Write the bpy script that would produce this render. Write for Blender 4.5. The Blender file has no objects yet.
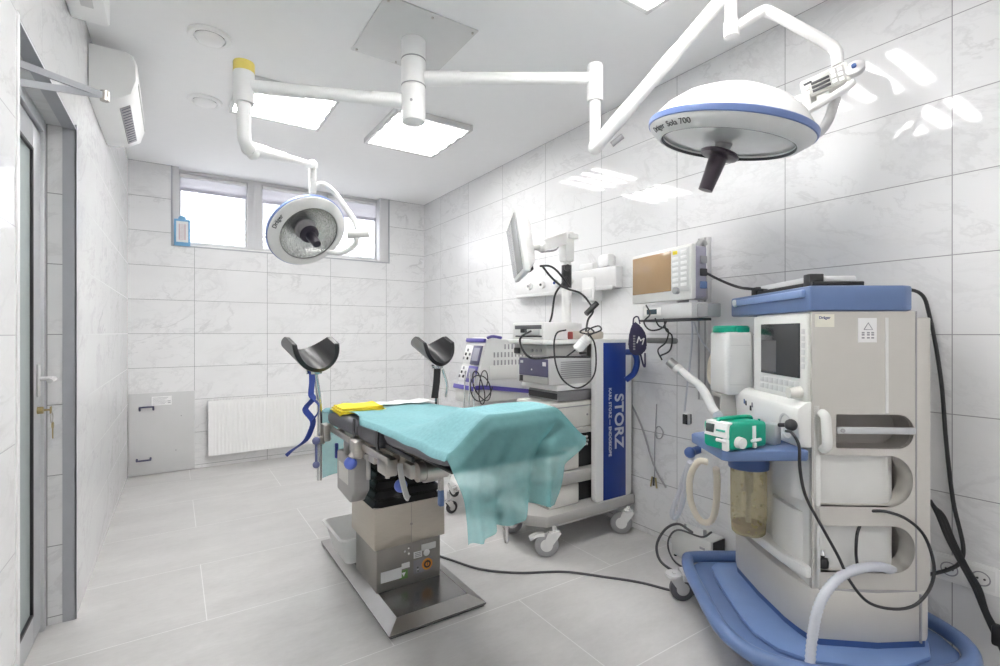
import bpy, bmesh, math, random
from mathutils import Vector, Matrix, Euler
from math import sin, cos, pi, radians, sqrt, atan2
random.seed(7)
SC = bpy.context.scene
COL = SC.collection
V = Vector
YAW = .5863; H = 1.2236
XR = 2.414; YB = 5.222; ZC = 2.70; YF = -1.9
def XL(y): return -.319 - .0118*(5.222 - y)

# ------------------------------------------------------------------ materials
def nd(nt, t, **k):
    n = nt.nodes.new(t)
    for a, b in k.items(): setattr(n, a, b)
    return n
def mth(nt, op, a, b=None, c=None):
    n = nd(nt, 'ShaderNodeMath', operation=op)
    for i, v in enumerate((a, b, c)):
        if v is None: continue
        if isinstance(v, (int, float)): n.inputs[i].default_value = v
        else: nt.links.new(v, n.inputs[i])
    return n.outputs[0]
def mixc(nt, f, a, b):
    n = nd(nt, 'ShaderNodeMix', data_type='RGBA')
    for s, v in ((n.inputs[0], f), (n.inputs[6], a), (n.inputs[7], b)):
        if isinstance(v, (int, float)): s.default_value = v
        elif isinstance(v, tuple): s.default_value = (*v, 1)
        else: nt.links.new(v, s)
    return n.outputs[2]
MATS = {}
def mat(name, col, rough=.5, metal=0, var=.06, scale=18, spec=.5, trans=0, alpha=1, emit=0, coat=0, bump=0, stretch=None):
    if name in MATS: return MATS[name]
    m = bpy.data.materials.new(name); m.use_nodes = True; nt = m.node_tree
    p = nt.nodes['Principled BSDF']
    tc = nd(nt, 'ShaderNodeTexCoord')
    nz = nd(nt, 'ShaderNodeTexNoise'); nz.inputs['Scale'].default_value = scale; nz.inputs['Detail'].default_value = 3
    if stretch:
        mp = nd(nt, 'ShaderNodeMapping'); mp.inputs['Scale'].default_value = stretch
        nt.links.new(tc.outputs['Object'], mp.inputs[0]); nt.links.new(mp.outputs[0], nz.inputs['Vector'])
    else: nt.links.new(tc.outputs['Object'], nz.inputs['Vector'])
    lo = tuple(max(0, c*(1-var)) for c in col); hi = tuple(min(1, c*(1+var)) for c in col)
    nt.links.new(mixc(nt, nz.outputs['Fac'], lo, hi), p.inputs['Base Color'])
    p.inputs['Roughness'].default_value = rough; p.inputs['Metallic'].default_value = metal
    p.inputs['Specular IOR Level'].default_value = spec
    p.inputs['Transmission Weight'].default_value = trans; p.inputs['Alpha'].default_value = alpha
    p.inputs['Coat Weight'].default_value = coat
    if emit:
        p.inputs['Emission Color'].default_value = (*col, 1); p.inputs['Emission Strength'].default_value = emit
    if bump:
        b = nd(nt, 'ShaderNodeBump'); b.inputs['Strength'].default_value = bump; b.inputs['Distance'].default_value = .01
        nt.links.new(nz.outputs['Fac'], b.inputs['Height']); nt.links.new(b.outputs[0], p.inputs['Normal'])
    MATS[name] = m
    return m
def thin(name, col, a_t, rough=.1, gloss=.12, transl=0.0):
    """sheet material: part see-through, part diffuse / translucent, a little gloss"""
    m = bpy.data.materials.new(name); m.use_nodes = True; nt = m.node_tree
    out = nt.nodes['Material Output']; nt.nodes.remove(nt.nodes['Principled BSDF'])
    tr = nd(nt, 'ShaderNodeBsdfTransparent'); tr.inputs[0].default_value = (*[.6+.4*c for c in col], 1)
    df = nd(nt, 'ShaderNodeBsdfDiffuse'); tl = nd(nt, 'ShaderNodeBsdfTranslucent'); gl = nd(nt, 'ShaderNodeBsdfGlossy')
    tc = nd(nt, 'ShaderNodeTexCoord'); nz = nd(nt, 'ShaderNodeTexNoise')
    nz.inputs['Scale'].default_value = 55; nz.inputs['Detail'].default_value = 6
    nt.links.new(tc.outputs['Object'], nz.inputs['Vector'])
    c = mixc(nt, nz.outputs['Fac'], tuple(x*.86 for x in col), tuple(min(1, x*1.12) for x in col))
    nt.links.new(c, df.inputs[0]); nt.links.new(c, tl.inputs[0]); gl.inputs['Roughness'].default_value = rough
    m1 = nd(nt, 'ShaderNodeMixShader'); m1.inputs[0].default_value = transl
    nt.links.new(df.outputs[0], m1.inputs[1]); nt.links.new(tl.outputs[0], m1.inputs[2])
    m2 = nd(nt, 'ShaderNodeMixShader')
    f = mth(nt, 'MULTIPLY_ADD', nz.outputs['Fac'], .25, a_t-.125); nt.links.new(f, m2.inputs[0])
    nt.links.new(m1.outputs[0], m2.inputs[1]); nt.links.new(tr.outputs[0], m2.inputs[2])
    m3 = nd(nt, 'ShaderNodeMixShader'); m3.inputs[0].default_value = gloss
    nt.links.new(m2.outputs[0], m3.inputs[1]); nt.links.new(gl.outputs[0], m3.inputs[2])
    nt.links.new(m3.outputs[0], out.inputs[0])
    MATS[name] = m
    return m

def tile_wall(name, u0x, u0y, base=(.80, .80, .805), rough=.10):
    m = bpy.data.materials.new(name); m.use_nodes = True; nt = m.node_tree; L = nt.links.new
    p = nt.nodes['Principled BSDF']
    g = nd(nt, 'ShaderNodeNewGeometry'); sx = nd(nt, 'ShaderNodeSeparateXYZ'); L(g.outputs['Position'], sx.inputs[0])
    sn = nd(nt, 'ShaderNodeSeparateXYZ'); L(g.outputs['True Normal'], sn.inputs[0])
    isy = mth(nt, 'GREATER_THAN', mth(nt, 'ABSOLUTE', sn.outputs[1]), .7)
    ux = mth(nt, 'DIVIDE', mth(nt, 'SUBTRACT', sx.outputs[0], u0x - 6), .6)
    uy = mth(nt, 'DIVIDE', mth(nt, 'SUBTRACT', sx.outputs[1], u0y - 6), .6)
    u = mth(nt, 'ADD', mth(nt, 'MULTIPLY', ux, isy), mth(nt, 'MULTIPLY', uy, mth(nt, 'SUBTRACT', 1, isy)))
    v = mth(nt, 'DIVIDE', mth(nt, 'SUBTRACT', sx.outputs[2], .0324 - .2963*4), .2963)
    def edge(t, size):
        f = mth(nt, 'FRACT', t)
        dmin = mth(nt, 'MINIMUM', f, mth(nt, 'SUBTRACT', 1, f))
        return mth(nt, 'LESS_THAN', mth(nt, 'MULTIPLY', dmin, size), .0017)
    gr = mth(nt, 'MAXIMUM', edge(u, .6), edge(v, .2963))
    iu = mth(nt, 'FLOOR', u); iv = mth(nt, 'FLOOR', v)
    cm = nd(nt, 'ShaderNodeCombineXYZ'); L(iu, cm.inputs[0]); L(iv, cm.inputs[1]); L(isy, cm.inputs[2])
    wn = nd(nt, 'ShaderNodeTexWhiteNoise', noise_dimensions='3D'); L(cm.outputs[0], wn.inputs['Vector'])
    pc = nd(nt, 'ShaderNodeCombineXYZ')
    a, b = mth(nt, 'MULTIPLY', u, .6), mth(nt, 'MULTIPLY', v, .2963)
    L(mth(nt, 'ADD', a, mth(nt, 'MULTIPLY', b, .75)), pc.inputs[0])
    L(mth(nt, 'MULTIPLY', mth(nt, 'SUBTRACT', b, mth(nt, 'MULTIPLY', a, .45)), 1.9), pc.inputs[1])
    L(mth(nt, 'MULTIPLY', wn.outputs['Value'], 40), pc.inputs[2])
    def vein(scale, dist, width):
        n = nd(nt, 'ShaderNodeTexNoise'); L(pc.outputs[0], n.inputs['Vector'])
        n.inputs['Scale'].default_value = scale; n.inputs['Detail'].default_value = 7
        n.inputs['Roughness'].default_value = .62; n.inputs['Distortion'].default_value = dist
        d = mth(nt, 'ABSOLUTE', mth(nt, 'SUBTRACT', n.outputs['Fac'], .5))
        mr = nd(nt, 'ShaderNodeMapRange', interpolation_type='SMOOTHSTEP'); L(d, mr.inputs[0])
        mr.inputs[1].default_value = 0; mr.inputs[2].default_value = width; mr.inputs[3].default_value = 1; mr.inputs[4].default_value = 0
        return mr.outputs[0]
    v1 = vein(1.5, .55, .03); v2 = vein(3.0, .4, .022)
    msk = nd(nt, 'ShaderNodeTexNoise'); L(pc.outputs[0], msk.inputs['Vector']); msk.inputs['Scale'].default_value = 1.5
    ms = mth(nt, 'MULTIPLY', mth(nt, 'SUBTRACT', msk.outputs['Fac'], .36), 2.6); ms = mth(nt, 'MINIMUM', mth(nt, 'MAXIMUM', ms, 0), 1)
    vv = mth(nt, 'MULTIPLY', mth(nt, 'MAXIMUM', v1, mth(nt, 'MULTIPLY', v2, .55)), ms)
    cl = nd(nt, 'ShaderNodeTexNoise'); L(pc.outputs[0], cl.inputs['Vector']); cl.inputs['Scale'].default_value = 2.4; cl.inputs['Detail'].default_value = 4
    c0 = mixc(nt, cl.outputs['Fac'], tuple(x*.95 for x in base), tuple(min(1, x*1.05) for x in base))
    c1 = mixc(nt, mth(nt, 'MULTIPLY', vv, .50), c0, (.47, .465, .47))
    c2 = mixc(nt, gr, c1, (.30, .30, .31))
    L(c2, p.inputs['Base Color'])
    L(mth(nt, 'MULTIPLY_ADD', gr, .5, rough), p.inputs['Roughness'])
    return m
def tile_floor():
    m = bpy.data.materials.new('floor_stoneware'); m.use_nodes = True; nt = m.node_tree; L = nt.links.new
    p = nt.nodes['Principled BSDF']
    g = nd(nt, 'ShaderNodeNewGeometry'); sx = nd(nt, 'ShaderNodeSeparateXYZ'); L(g.outputs['Position'], sx.inputs[0])
    v = mth(nt, 'DIVIDE', mth(nt, 'SUBTRACT', sx.outputs[1], 1.842 - 6.05), .604)
    iv = mth(nt, 'FLOOR', v)
    odd = mth(nt, 'MODULO', iv, 2)
    u = mth(nt, 'ADD', mth(nt, 'DIVIDE', mth(nt, 'SUBTRACT', sx.outputs[0], .72 - 12), 1.2), mth(nt, 'MULTIPLY', odd, .5))
    def edge(t, size, w=.0019):
        f = mth(nt, 'FRACT', t)
        return mth(nt, 'LESS_THAN', mth(nt, 'MULTIPLY', mth(nt, 'MINIMUM', f, mth(nt, 'SUBTRACT', 1, f)), size), w)
    gr = mth(nt, 'MAXIMUM', edge(u, 1.2), edge(v, .604))
    cm = nd(nt, 'ShaderNodeCombineXYZ'); L(mth(nt, 'FLOOR', u), cm.inputs[0]); L(iv, cm.inputs[1])
    wn = nd(nt, 'ShaderNodeTexWhiteNoise', noise_dimensions='3D'); L(cm.outputs[0], wn.inputs['Vector'])
    mp = nd(nt, 'ShaderNodeMapping'); mp.inputs['Scale'].default_value = (1, 2.2, 1); L(g.outputs['Position'], mp.inputs[0])
    n1 = nd(nt, 'ShaderNodeTexNoise'); L(mp.outputs[0], n1.inputs['Vector']); n1.inputs['Scale'].default_value = 2.2; n1.inputs['Detail'].default_value = 6; n1.inputs['Roughness'].default_value = .65
    n2 = nd(nt, 'ShaderNodeTexNoise'); L(mp.outputs[0], n2.inputs['Vector']); n2.inputs['Scale'].default_value = 28; n2.inputs['Detail'].default_value = 4
    t = mth(nt, 'ADD', mth(nt, 'MULTIPLY', n1.outputs['Fac'], .75), mth(nt, 'MULTIPLY', n2.outputs['Fac'], .25))
    mr = nd(nt, 'ShaderNodeMapRange'); L(t, mr.inputs[0]); mr.inputs[1].default_value = .3; mr.inputs[2].default_value = .7
    c = mixc(nt, mr.outputs[0], (.47, .46, .455), (.62, .61, .60))
    c = mixc(nt, mth(nt, 'MULTIPLY', wn.outputs['Value'], .18), c, (.52, .515, .51))
    L(mixc(nt, mth(nt, 'MULTIPLY', gr, .75), c, (.78, .78, .77)), p.inputs['Base Color'])
    L(mth(nt, 'MULTIPLY_ADD', n1.outputs['Fac'], .15, .28), p.inputs['Roughness'])
    return m
def lamp_mat(name, bars):
    """light panel: luminous diffuser with four brighter tube lines behind it"""
    m = bpy.data.materials.new(name); m.use_nodes = True; nt = m.node_tree; L = nt.links.new
    out = nt.nodes['Material Output']; nt.nodes.remove(nt.nodes['Principled BSDF'])
    e = nd(nt, 'ShaderNodeEmission'); tc = nd(nt, 'ShaderNodeTexCoord'); sx = nd(nt, 'ShaderNodeSeparateXYZ')
    L(tc.outputs['Object'], sx.inputs[0])
    f = mth(nt, 'FRACT', mth(nt, 'DIVIDE', mth(nt, 'ADD', sx.outputs[1], .28), .14))
    b = mth(nt, 'LESS_THAN', mth(nt, 'ABSOLUTE', mth(nt, 'SUBTRACT', f, .5)), .2)
    L(mth(nt, 'MULTIPLY_ADD', b, bars, 1.6), e.inputs['Strength']); e.inputs[0].default_value = (1, .985, .965, 1)
    L(e.outputs[0], out.inputs[0]); return m

# ------------------------------------------------------------------ mesh helpers
def BM(): return bmesh.new()
def join(bm, t):
    me = bpy.data.meshes.new('t'); t.to_mesh(me); bm.from_mesh(me); bpy.data.meshes.remove(me); t.free(); return bm
def box(bm, x0, x1, y0, y1, z0, z1, bev=.004, seg=2, M=None, taper=None):
    t = BM(); bmesh.ops.create_cube(t, size=1)
    for v in t.verts:
        tx = taper if (taper and v.co.z < 0) else 1
        v.co = V(((x0+x1)/2 + v.co.x*(x1-x0)*tx, (y0+y1)/2 + v.co.y*(y1-y0)*tx, (z0+z1)/2 + v.co.z*(z1-z0)))
    bev = min(bev, abs(x1-x0)*.45, abs(y1-y0)*.45, abs(z1-z0)*.45)
    if bev > 0: bmesh.ops.bevel(t, geom=t.edges[:], offset=bev, segments=seg, profile=.5, affect='EDGES')
    if M: t.transform(M)
    return join(bm, t)
def basis(d):
    d = V(d).normalized(); a = V((0, 0, 1)) if abs(d.z) < .95 else V((1, 0, 0))
    x = a.cross(d).normalized(); return x, d.cross(x), d
def cyl(bm, p0, p1, r0, r1=None, n=24, cap=True):
    r1 = r0 if r1 is None else r1; p0, p1 = V(p0), V(p1); x, y, d = basis(p1-p0)
    A = [bm.verts.new(p0 + (x*cos(2*pi*i/n) + y*sin(2*pi*i/n))*r0) for i in range(n)]
    B = [bm.verts.new(p1 + (x*cos(2*pi*i/n) + y*sin(2*pi*i/n))*r1) for i in range(n)]
    for i in range(n): bm.faces.new((A[i], A[(i+1) % n], B[(i+1) % n], B[i]))
    if cap: bm.faces.new(A[::-1]); bm.faces.new(B)
    return bm
def smooth_path(P, k=8):
    P = [V(p) for p in P]
    if len(P) < 3 or k < 2: return P
    out = []
    for i in range(len(P)-1):
        a = P[i-1] if i else P[0]*2-P[1]; b, c = P[i], P[i+1]; d = P[i+2] if i+2 < len(P) else P[-1]*2-P[-2]
        for j in range(k):
            t = j/k
            out.append(.5*((2*b)+(c-a)*t+(2*a-5*b+4*c-d)*t*t+(3*b-a-3*c+d)*t**3))
    return out+[P[-1]]
def tube(bm, P, r, n=12, k=8, ribs=0, flat=None, closed=False):
    """tube along smoothed points; ribs = corrugation depth; flat=(w,h,up) sweeps a ribbon"""
    Q = smooth_path(P, k)
    if ribs:
        R = [Q[0]]; step = .0045
        for a, b in zip(Q, Q[1:]):
            L = (b-a).length; m = max(1, int(L/step))
            for j in range(1, m+1): R.append(a+(b-a)*j/m)
        Q = R
    rings = []; up = None
    for i, q in enumerate(Q):
        t = (Q[min(i+1, len(Q)-1)]-Q[max(i-1, 0)]).normalized()
        if up is None: up = basis(t)[0]
        up = (up - t*up.dot(t)); up = up.normalized() if up.length > 1e-6 else basis(t)[0]
        sd = t.cross(up); rr = r[i*len(r)//len(Q)] if isinstance(r, (list, tuple)) else r
        if ribs: rr = rr + (ribs if i % 2 else -ribs)
        if flat:
            w, h, u0 = flat; u2 = V(u0); u2 = (u2-t*u2.dot(t)).normalized(); s2 = t.cross(u2)
            rings.append([bm.verts.new(q+u2*(a*w)+s2*(b*h)) for a, b in ((-1, -1), (1, -1), (1, 1), (-1, 1))])
        else: rings.append([bm.verts.new(q+(up*cos(2*pi*j/n)+sd*sin(2*pi*j/n))*rr) for j in range(n)])
    m = len(rings[0])
    for A, B in zip(rings, rings[1:]):
        for j in range(m): bm.faces.new((A[j], A[(j+1) % m], B[(j+1) % m], B[j]))
    bm.faces.new(rings[0][::-1]); bm.faces.new(rings[-1])
    return bm
def lathe(bm, prof, M=None, n=40):
    """prof: [(r,z)], revolved about z then moved by M"""
    rings = []; M = M or Matrix()
    for r, z in prof:
        rings.append([bm.verts.new(M @ V((r*cos(2*pi*i/n), r*sin(2*pi*i/n), z))) for i in range(n)] if r > 1e-6 else [bm.verts.new(M @ V((0, 0, z)))])
    for A, B in zip(rings, rings[1:]):
        for i in range(n):
            j = (i+1) % n
            if len(A) == 1 and len(B) == 1: continue
            if len(A) == 1: bm.faces.new((A[0], B[j], B[i]))
            elif len(B) == 1: bm.faces.new((A[i], A[j], B[0]))
            else: bm.faces.new((A[i], A[j], B[j], B[i]))
    return bm
def ball(bm, c, r, n=20, sz=1):
    return lathe(bm, [(r*sin(pi*i/12), -r*cos(pi*i/12)*sz) for i in range(13)], Matrix.Translation(V(c)), n)
def axisM(p, d):
    x, y, z = basis(d); M = Matrix((x, y, z)).transposed().to_4x4(); M.translation = V(p); return M
def prism(bm, poly, z0, z1, bev=0, seg=2, M=None):
    t = BM(); A = [t.verts.new((x, y, z0)) for x, y in poly]; B = [t.verts.new((x, y, z1)) for x, y in poly]; n = len(poly)
    t.faces.new(A[::-1]); t.faces.new(B)
    for i in range(n): t.faces.new((A[i], A[(i+1) % n], B[(i+1) % n], B[i]))
    bmesh.ops.recalc_face_normals(t, faces=t.faces[:])
    if bev: bmesh.ops.bevel(t, geom=[e for e in t.edges if e.calc_face_angle(0) > .35], offset=bev, segments=seg, profile=.5, affect='EDGES')
    if M: t.transform(M)
    return join(bm, t)
def loft(bm, rings, cap=True):
    R = [[bm.verts.new(V(p)) for p in r] for r in rings]; m = len(R[0])
    for A, B in zip(R, R[1:]):
        for j in range(m): bm.faces.new((A[j], A[(j+1) % m], B[(j+1) % m], B[j]))
    if cap: bm.faces.new(R[0][::-1]); bm.faces.new(R[-1])
    return bm
def rrect(x0, x1, y0, y1, r, k=5):
    out = []
    for cx, cy, a in ((x1-r, y1-r, 0), (x0+r, y1-r, 90), (x0+r, y0+r, 180), (x1-r, y0+r, 270)):
        for i in range(k+1):
            t = radians(a+90*i/k); out.append((cx+r*cos(t), cy+r*sin(t)))
    return out
def holed(bm, outer, holes, th, M):
    """plate in local xy with holes, thickness th along local z, then M"""
    t = BM(); es = []
    for lp in [outer]+holes:
        vs = [t.verts.new((x, y, 0)) for x, y in lp]
        es += [t.edges.new((vs[i], vs[(i+1) % len(vs)])) for i in range(len(vs))]
    bmesh.ops.triangle_fill(t, edges=es, use_beauty=True, use_dissolve=False)
    r = bmesh.ops.extrude_face_region(t, geom=t.faces[:])
    for v in r['geom']:
        if isinstance(v, bmesh.types.BMVert): v.co.z += th
    bmesh.ops.recalc_face_normals(t, faces=t.faces[:]); t.transform(M)
    return join(bm, t)
def grid(bm, F, nu, nv):
    G = [[bm.verts.new(V(F(i/nu, j/nv))) for i in range(nu+1)] for j in range(nv+1)]
    for j in range(nv):
        for i in range(nu): bm.faces.new((G[j][i], G[j][i+1], G[j+1][i+1], G[j+1][i]))
    return bm
def text_bm(s, size, M, th=.0008, track=1.0, bold=False, deform=None, align='CENTER'):
    cu = bpy.data.curves.new('lettering_source', 'FONT'); cu.body = s; cu.size = size; cu.align_x = align; cu.align_y = 'CENTER'
    cu.extrude = th; cu.space_character = track
    if bold: cu.offset = size*.022
    o = bpy.data.objects.new('lettering_source', cu); COL.objects.link(o)
    bpy.context.view_layer.update()
    me = bpy.data.meshes.new_from_object(o.evaluated_get(bpy.context.evaluated_depsgraph_get()))
    bpy.data.objects.remove(o); bpy.data.curves.remove(cu)
    bm = BM(); bm.from_mesh(me); bpy.data.meshes.remove(me)
    if deform:
        for v in bm.verts: v.co = deform(v.co)
    else: bm.transform(M)
    return bm
def M3(p, x, y):
    x = V(x).normalized(); y = V(y).normalized(); z = x.cross(y)
    M = Matrix((x, y, z)).transposed().to_4x4(); M.translation = V(p); return M

# ------------------------------------------------------------------ object helpers
ROOT = {}
def tag(o, label=None, cat=None, group=None, kind=None):
    if label: o['label'] = label
    if cat: o['category'] = cat
    if group: o['group'] = group
    if kind: o['kind'] = kind
    return o
def thing(name, label, cat, loc=(0, 0, 0), rotz=0, group=None):
    o = bpy.data.objects.new(name, None); COL.objects.link(o); o.empty_display_size = .05
    o.location = loc; o.rotation_euler = (0, 0, rotz)
    ROOT[o] = Matrix.Translation(V(loc)) @ Matrix.Rotation(rotz, 4, 'Z')
    return tag(o, label, cat, group)
def obj(name, bm, m, parent=None, label=None, local=False, ang=38, flat=False):
    """one mesh object; world coordinates are moved into the parent's frame unless local"""
    R = ROOT.get(parent)
    if R is not None and not local: bm.transform(R.inverted())
    bmesh.ops.recalc_face_normals(bm, faces=bm.faces[:]) if not flat else None
    me = bpy.data.meshes.new(name); bm.to_mesh(me); bm.free()
    for mm in (m if isinstance(m, list) else [m]): me.materials.append(mm)
    for p in me.polygons: p.use_smooth = True
    me.set_sharp_from_angle(angle=radians(ang))
    o = bpy.data.objects.new(name, me); COL.objects.link(o)
    if parent is not None: o.parent = parent; ROOT[o] = R
    if label: o['label'] = label
    return o
def solo(name, bm, m, label, cat, group=None, **k):
    """a thing that is one mesh, origin at the middle of its base"""
    c = [V((min(v.co[i] for v in bm.verts) for i in range(3))), V((max(v.co[i] for v in bm.verts) for i in range(3)))]
    p = V(((c[0].x+c[1].x)/2, (c[0].y+c[1].y)/2, c[0].z)); bm.transform(Matrix.Translation(-p))
    o = obj(name, bm, m, **k); o.location = p; ROOT[o] = Matrix.Translation(p)
    return tag(o, label, cat, group)
def struct(name, bm, m, **k):
    return tag(obj(name, bm, m, **k), kind='structure')

# palette
M_ceil = mat('ceiling_paint', (.90, .90, .905), .85, var=.015)
M_white = mat('white_enamel', (.86, .86, .855), .28, var=.02)
M_wplast = mat('white_plastic', (.80, .80, .79), .4, var=.025)
M_offw = mat('offwhite_plastic', (.66, .65, .61), .45, var=.03)
M_machine = mat('warm_grey_plastic', (.57, .55, .515), .42, var=.03)
M_machw = mat('machine_white', (.76, .76, .74), .38, var=.03)
M_lgrey = mat('light_grey_paint', (.62, .62, .62), .4, var=.03)
M_grey = mat('mid_grey_plastic', (.33, .33, .34), .45)
M_alu = mat('aluminium_profile', (.62, .63, .65), .35, .6, var=.04, stretch=(1, 1, .1))
M_alug = mat('grey_anodised_trim', (.42, .43, .46), .4, .25, var=.04)
M_steel = mat('brushed_steel', (.50, .475, .445), .30, 1, var=.10, scale=30, stretch=(1, 1, 12))
M_steelw = mat('satin_steel_panel', (.52, .475, .41), .38, .5, var=.07, scale=20, stretch=(1, 1, 10))
M_dsteel = mat('dark_steel_plate', (.27, .265, .26), .24, .9, var=.16, scale=9)
M_chrome = mat('chrome', (.72, .72, .72), .12, 1, var=.03)
M_black = mat('black_rubber', (.018, .018, .02), .45, var=.2)
M_blackg = mat('black_gloss', (.03, .03, .034), .16, var=.15, coat=.4)
M_dark = mat('dark_interior', (.02, .02, .022), .7, var=.2)
M_vinyl = mat('dark_grey_vinyl', (.095, .095, .11), .42, var=.12, scale=25)
M_blue = mat('cobalt_blue_panel', (.003, .027, .20), .3, var=.06)
M_sblue = mat('steel_blue_plastic', (.118, .185, .36), .38, var=.05)
M_sblued = mat('dark_blue_plastic', (.05, .10, .27), .4, var=.08)
M_knob = mat('cornflower_blue_knob', (.10, .16, .55), .35, var=.06)
M_strap = mat('navy_blue_strap', (.03, .06, .30), .7, var=.12, scale=60)
M_purple = mat('violet_plastic', (.09, .075, .30), .4, var=.06)
M_slate = mat('slate_violet_front', (.085, .08, .15), .35, var=.08)
M_green = mat('pump_green', (.0, .33, .21), .32, var=.05)
M_yellow = mat('yellow_cloth', (.86, .70, .05), .85, var=.08, bump=.2)
M_yband = mat('yellow_band', (.80, .66, .16), .5)
M_paper = mat('white_paper', (.84, .84, .84), .7, var=.02)
M_glassd = mat('dark_screen_glass', (.04, .042, .045), .16, var=.25, scale=6, spec=.3)
M_ink = mat('dark_ink', (.04, .04, .045), .6)
M_inkg = mat('grey_ink', (.30, .30, .32), .6)
M_cream = mat('cream_hose', (.72, .66, .55), .45, var=.05)
M_hose = thin('clear_corrugated_hose', (.80, .82, .88), .16, .25, .10, .35)
M_amber = thin('amber_plastic', (.66, .58, .33), .66, .12, .06, .3)
M_granule = mat('purple_grey_granules', (.16, .12, .13), .9, var=.4, scale=120)
M_bin = thin('milky_bin_plastic', (.90, .90, .89), .18, .2, .06, .40)
M_sheet = mat('white_sheet_cloth', (.84, .86, .88), .85, var=.03, bump=.15)
M_teal_top = mat('teal_nonwoven', (.195, .395, .425), .8, var=.16, scale=70, spec=.25, bump=.12)
M_teal_hang = thin('teal_nonwoven_sheer', (.26, .60, .61), .47, .5, .02, .45)
M_red = mat('dull_red', (.30, .06, .05), .5)
M_tan = mat('tan_plastic', (.60, .52, .40), .5)
M_brass = mat('old_brass', (.45, .36, .18), .35, .9)
M_orange = mat('orange_label', (.75, .30, .04), .5)

# ------------------------------------------------------------------ the room
WR = tile_wall('marble_tile_right', .1605, .5942, (.76, .76, .768), .055)
WB = tile_wall('marble_tile_back', .1605, .5942, (.82, .82, .825), .11)
WL = tile_wall('marble_tile_left', .1605, .36, (.80, .80, .805), .075)
XO = -1.75                                                       # far side of the corridor behind the glass door
b = BM(); box(b, XO, XR+.2, YF-.2, YB+.45, -.12, 0, 0); struct('floor', b, tile_floor())
b = BM(); box(b, XO, XR+.2, YF-.2, YB+.22, ZC, ZC+.12, 0); struct('ceiling', b, M_ceil)
b = BM(); box(b, XR, XR+.2, YF-.2, YB+.22, 0, ZC, 0); struct('wall_right', b, WR)
WX0, WX1, WZ = -.005, 1.985, 2.005
b = BM()
box(b, XO, WX0, YB, YB+.22, 0, ZC, 0); box(b, WX1, XR, YB, YB+.22, 0, ZC, 0); box(b, WX0, WX1, YB, YB+.22, 0, WZ, 0)
struct('wall_back', b, WB)
b = BM(); box(b, XO, XR, YF-.2, YF, 0, ZC, 0); struct('wall_front', b, WB)
DY0, DY1, DZ = 1.875, 2.76, 2.096
b = BM()
def wl(y0, y1, z0, z1): prism(b, [(XL(y0), y0), (XL(y1), y1), (XL(y1)-.14, y1), (XL(y0)-.14, y0)], z0, z1)
wl(YF, DY0, 0, ZC); wl(DY1, YB, 0, ZC); wl(DY0, DY1, DZ, ZC)
struct('wall_left', b, WL)
b = BM(); box(b, XO-.1, XO, YF-.2, YB+.22, 0, ZC, 0); struct('wall_corridor', b, WB)
# metal corner trims of the doorway
b = BM(); x1 = XL(DY1)
box(b, x1-.042, x1+.002, DY1-.003, DY1+.003, 0, DZ, 0); box(b, x1-.002, x1+.004, DY1-.003, DY1+.018, 0, DZ+.018, 0)
tag(obj('trim_1', b, M_alug), kind='structure')
b = BM(); x0 = XL(DY0)
prism(b, [(XL(DY0)-.042, DY0), (XL(DY0)+.002, DY0), (XL(DY1)+.002, DY1), (XL(DY1)-.042, DY1)], DZ-.004, DZ+.003)
tag(obj('trim_2', b, M_alug), kind='structure')
b = BM(); box(b, x0-.03, x0+.004, DY0-.022, DY0+.003, 0, DZ+.01, 0); tag(obj('trim_3', b, M_white), kind='structure')

# glazed door in the left wall
door = thing('door_1', None, None, (-.46, 2.34, 0)); tag(door, kind='structure')
DX = -.462
b = BM()
box(b, DX-.05, DX+.022, DY1-.045, DY1-.002, 0, DZ, .003); box(b, DX-.05, DX+.022, DY0+.002, DY0+.045, 0, DZ, .003); box(b, DX-.05, DX+.022, DY0+.045, DY1-.045, DZ-.05, DZ, .003)
obj('door_frame', b, M_alu, door)
lf = BM()
box(lf, DX-.03, DX+.012, 2.585, 2.708, .02, DZ-.06, .004); box(lf, DX-.03, DX+.012, DY0+.05, DY0+.15, .02, DZ-.06, .004)
box(lf, DX-.03, DX+.012, DY0+.15, 2.585, .02, .13, .004); box(lf, DX-.03, DX+.012, DY0+.15, 2.585, DZ-.16, DZ-.06, .004)
leaf = obj('door_leaf', lf, M_alu, door)
b = BM(); box(b, DX-.002, DX+.003, DY0+.15, 2.585, .13, DZ-.16, 0); obj('glass_pane', b, thin('door_glass', (.66, .71, .71), .30, .05, .10, .6), leaf)
b = BM()
for y0, y1, z0, z1 in ((2.575, 2.588, .125, DZ-.155), (DY0+.147, DY0+.16, .125, DZ-.155), (DY0+.15, 2.585, .125, .138), (DY0+.15, 2.585, DZ-.168, DZ-.155)): box(b, DX-.004, DX+.0125, y0, y1, z0, z1, .002)
obj('gasket', b, M_black, leaf)
b = BM(); box(b, DX+.012, DX+.02, 2.628, 2.668, .97, 1.10, .004); cyl(b, (DX+.016, 2.65, 1.04), (DX+.065, 2.65, 1.04), .009); tube(b, [(DX+.06, 2.65, 1.04), (DX+.066, 2.62, 1.04), (DX+.066, 2.54, 1.038)], .009, 10)
obj('door_handle', b, M_lgrey, leaf)
b = BM(); cyl(b, (DX+.012, 2.65, .915), (DX+.03, 2.65, .915), .014); obj('lock_cylinder', b, M_brass, leaf)
k = thing('key_bunch', 'bunch of brass keys hanging in the lock of the glazed door', 'keys', (DX+.045, 2.65, .80))
b = BM(); cyl(b, (DX+.031, 2.65, .915), (DX+.055, 2.65, .915), .004); box(b, DX+.05, DX+.054, 2.638, 2.662, .90, .928, .003); obj('key', b, M_brass, k)
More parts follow.
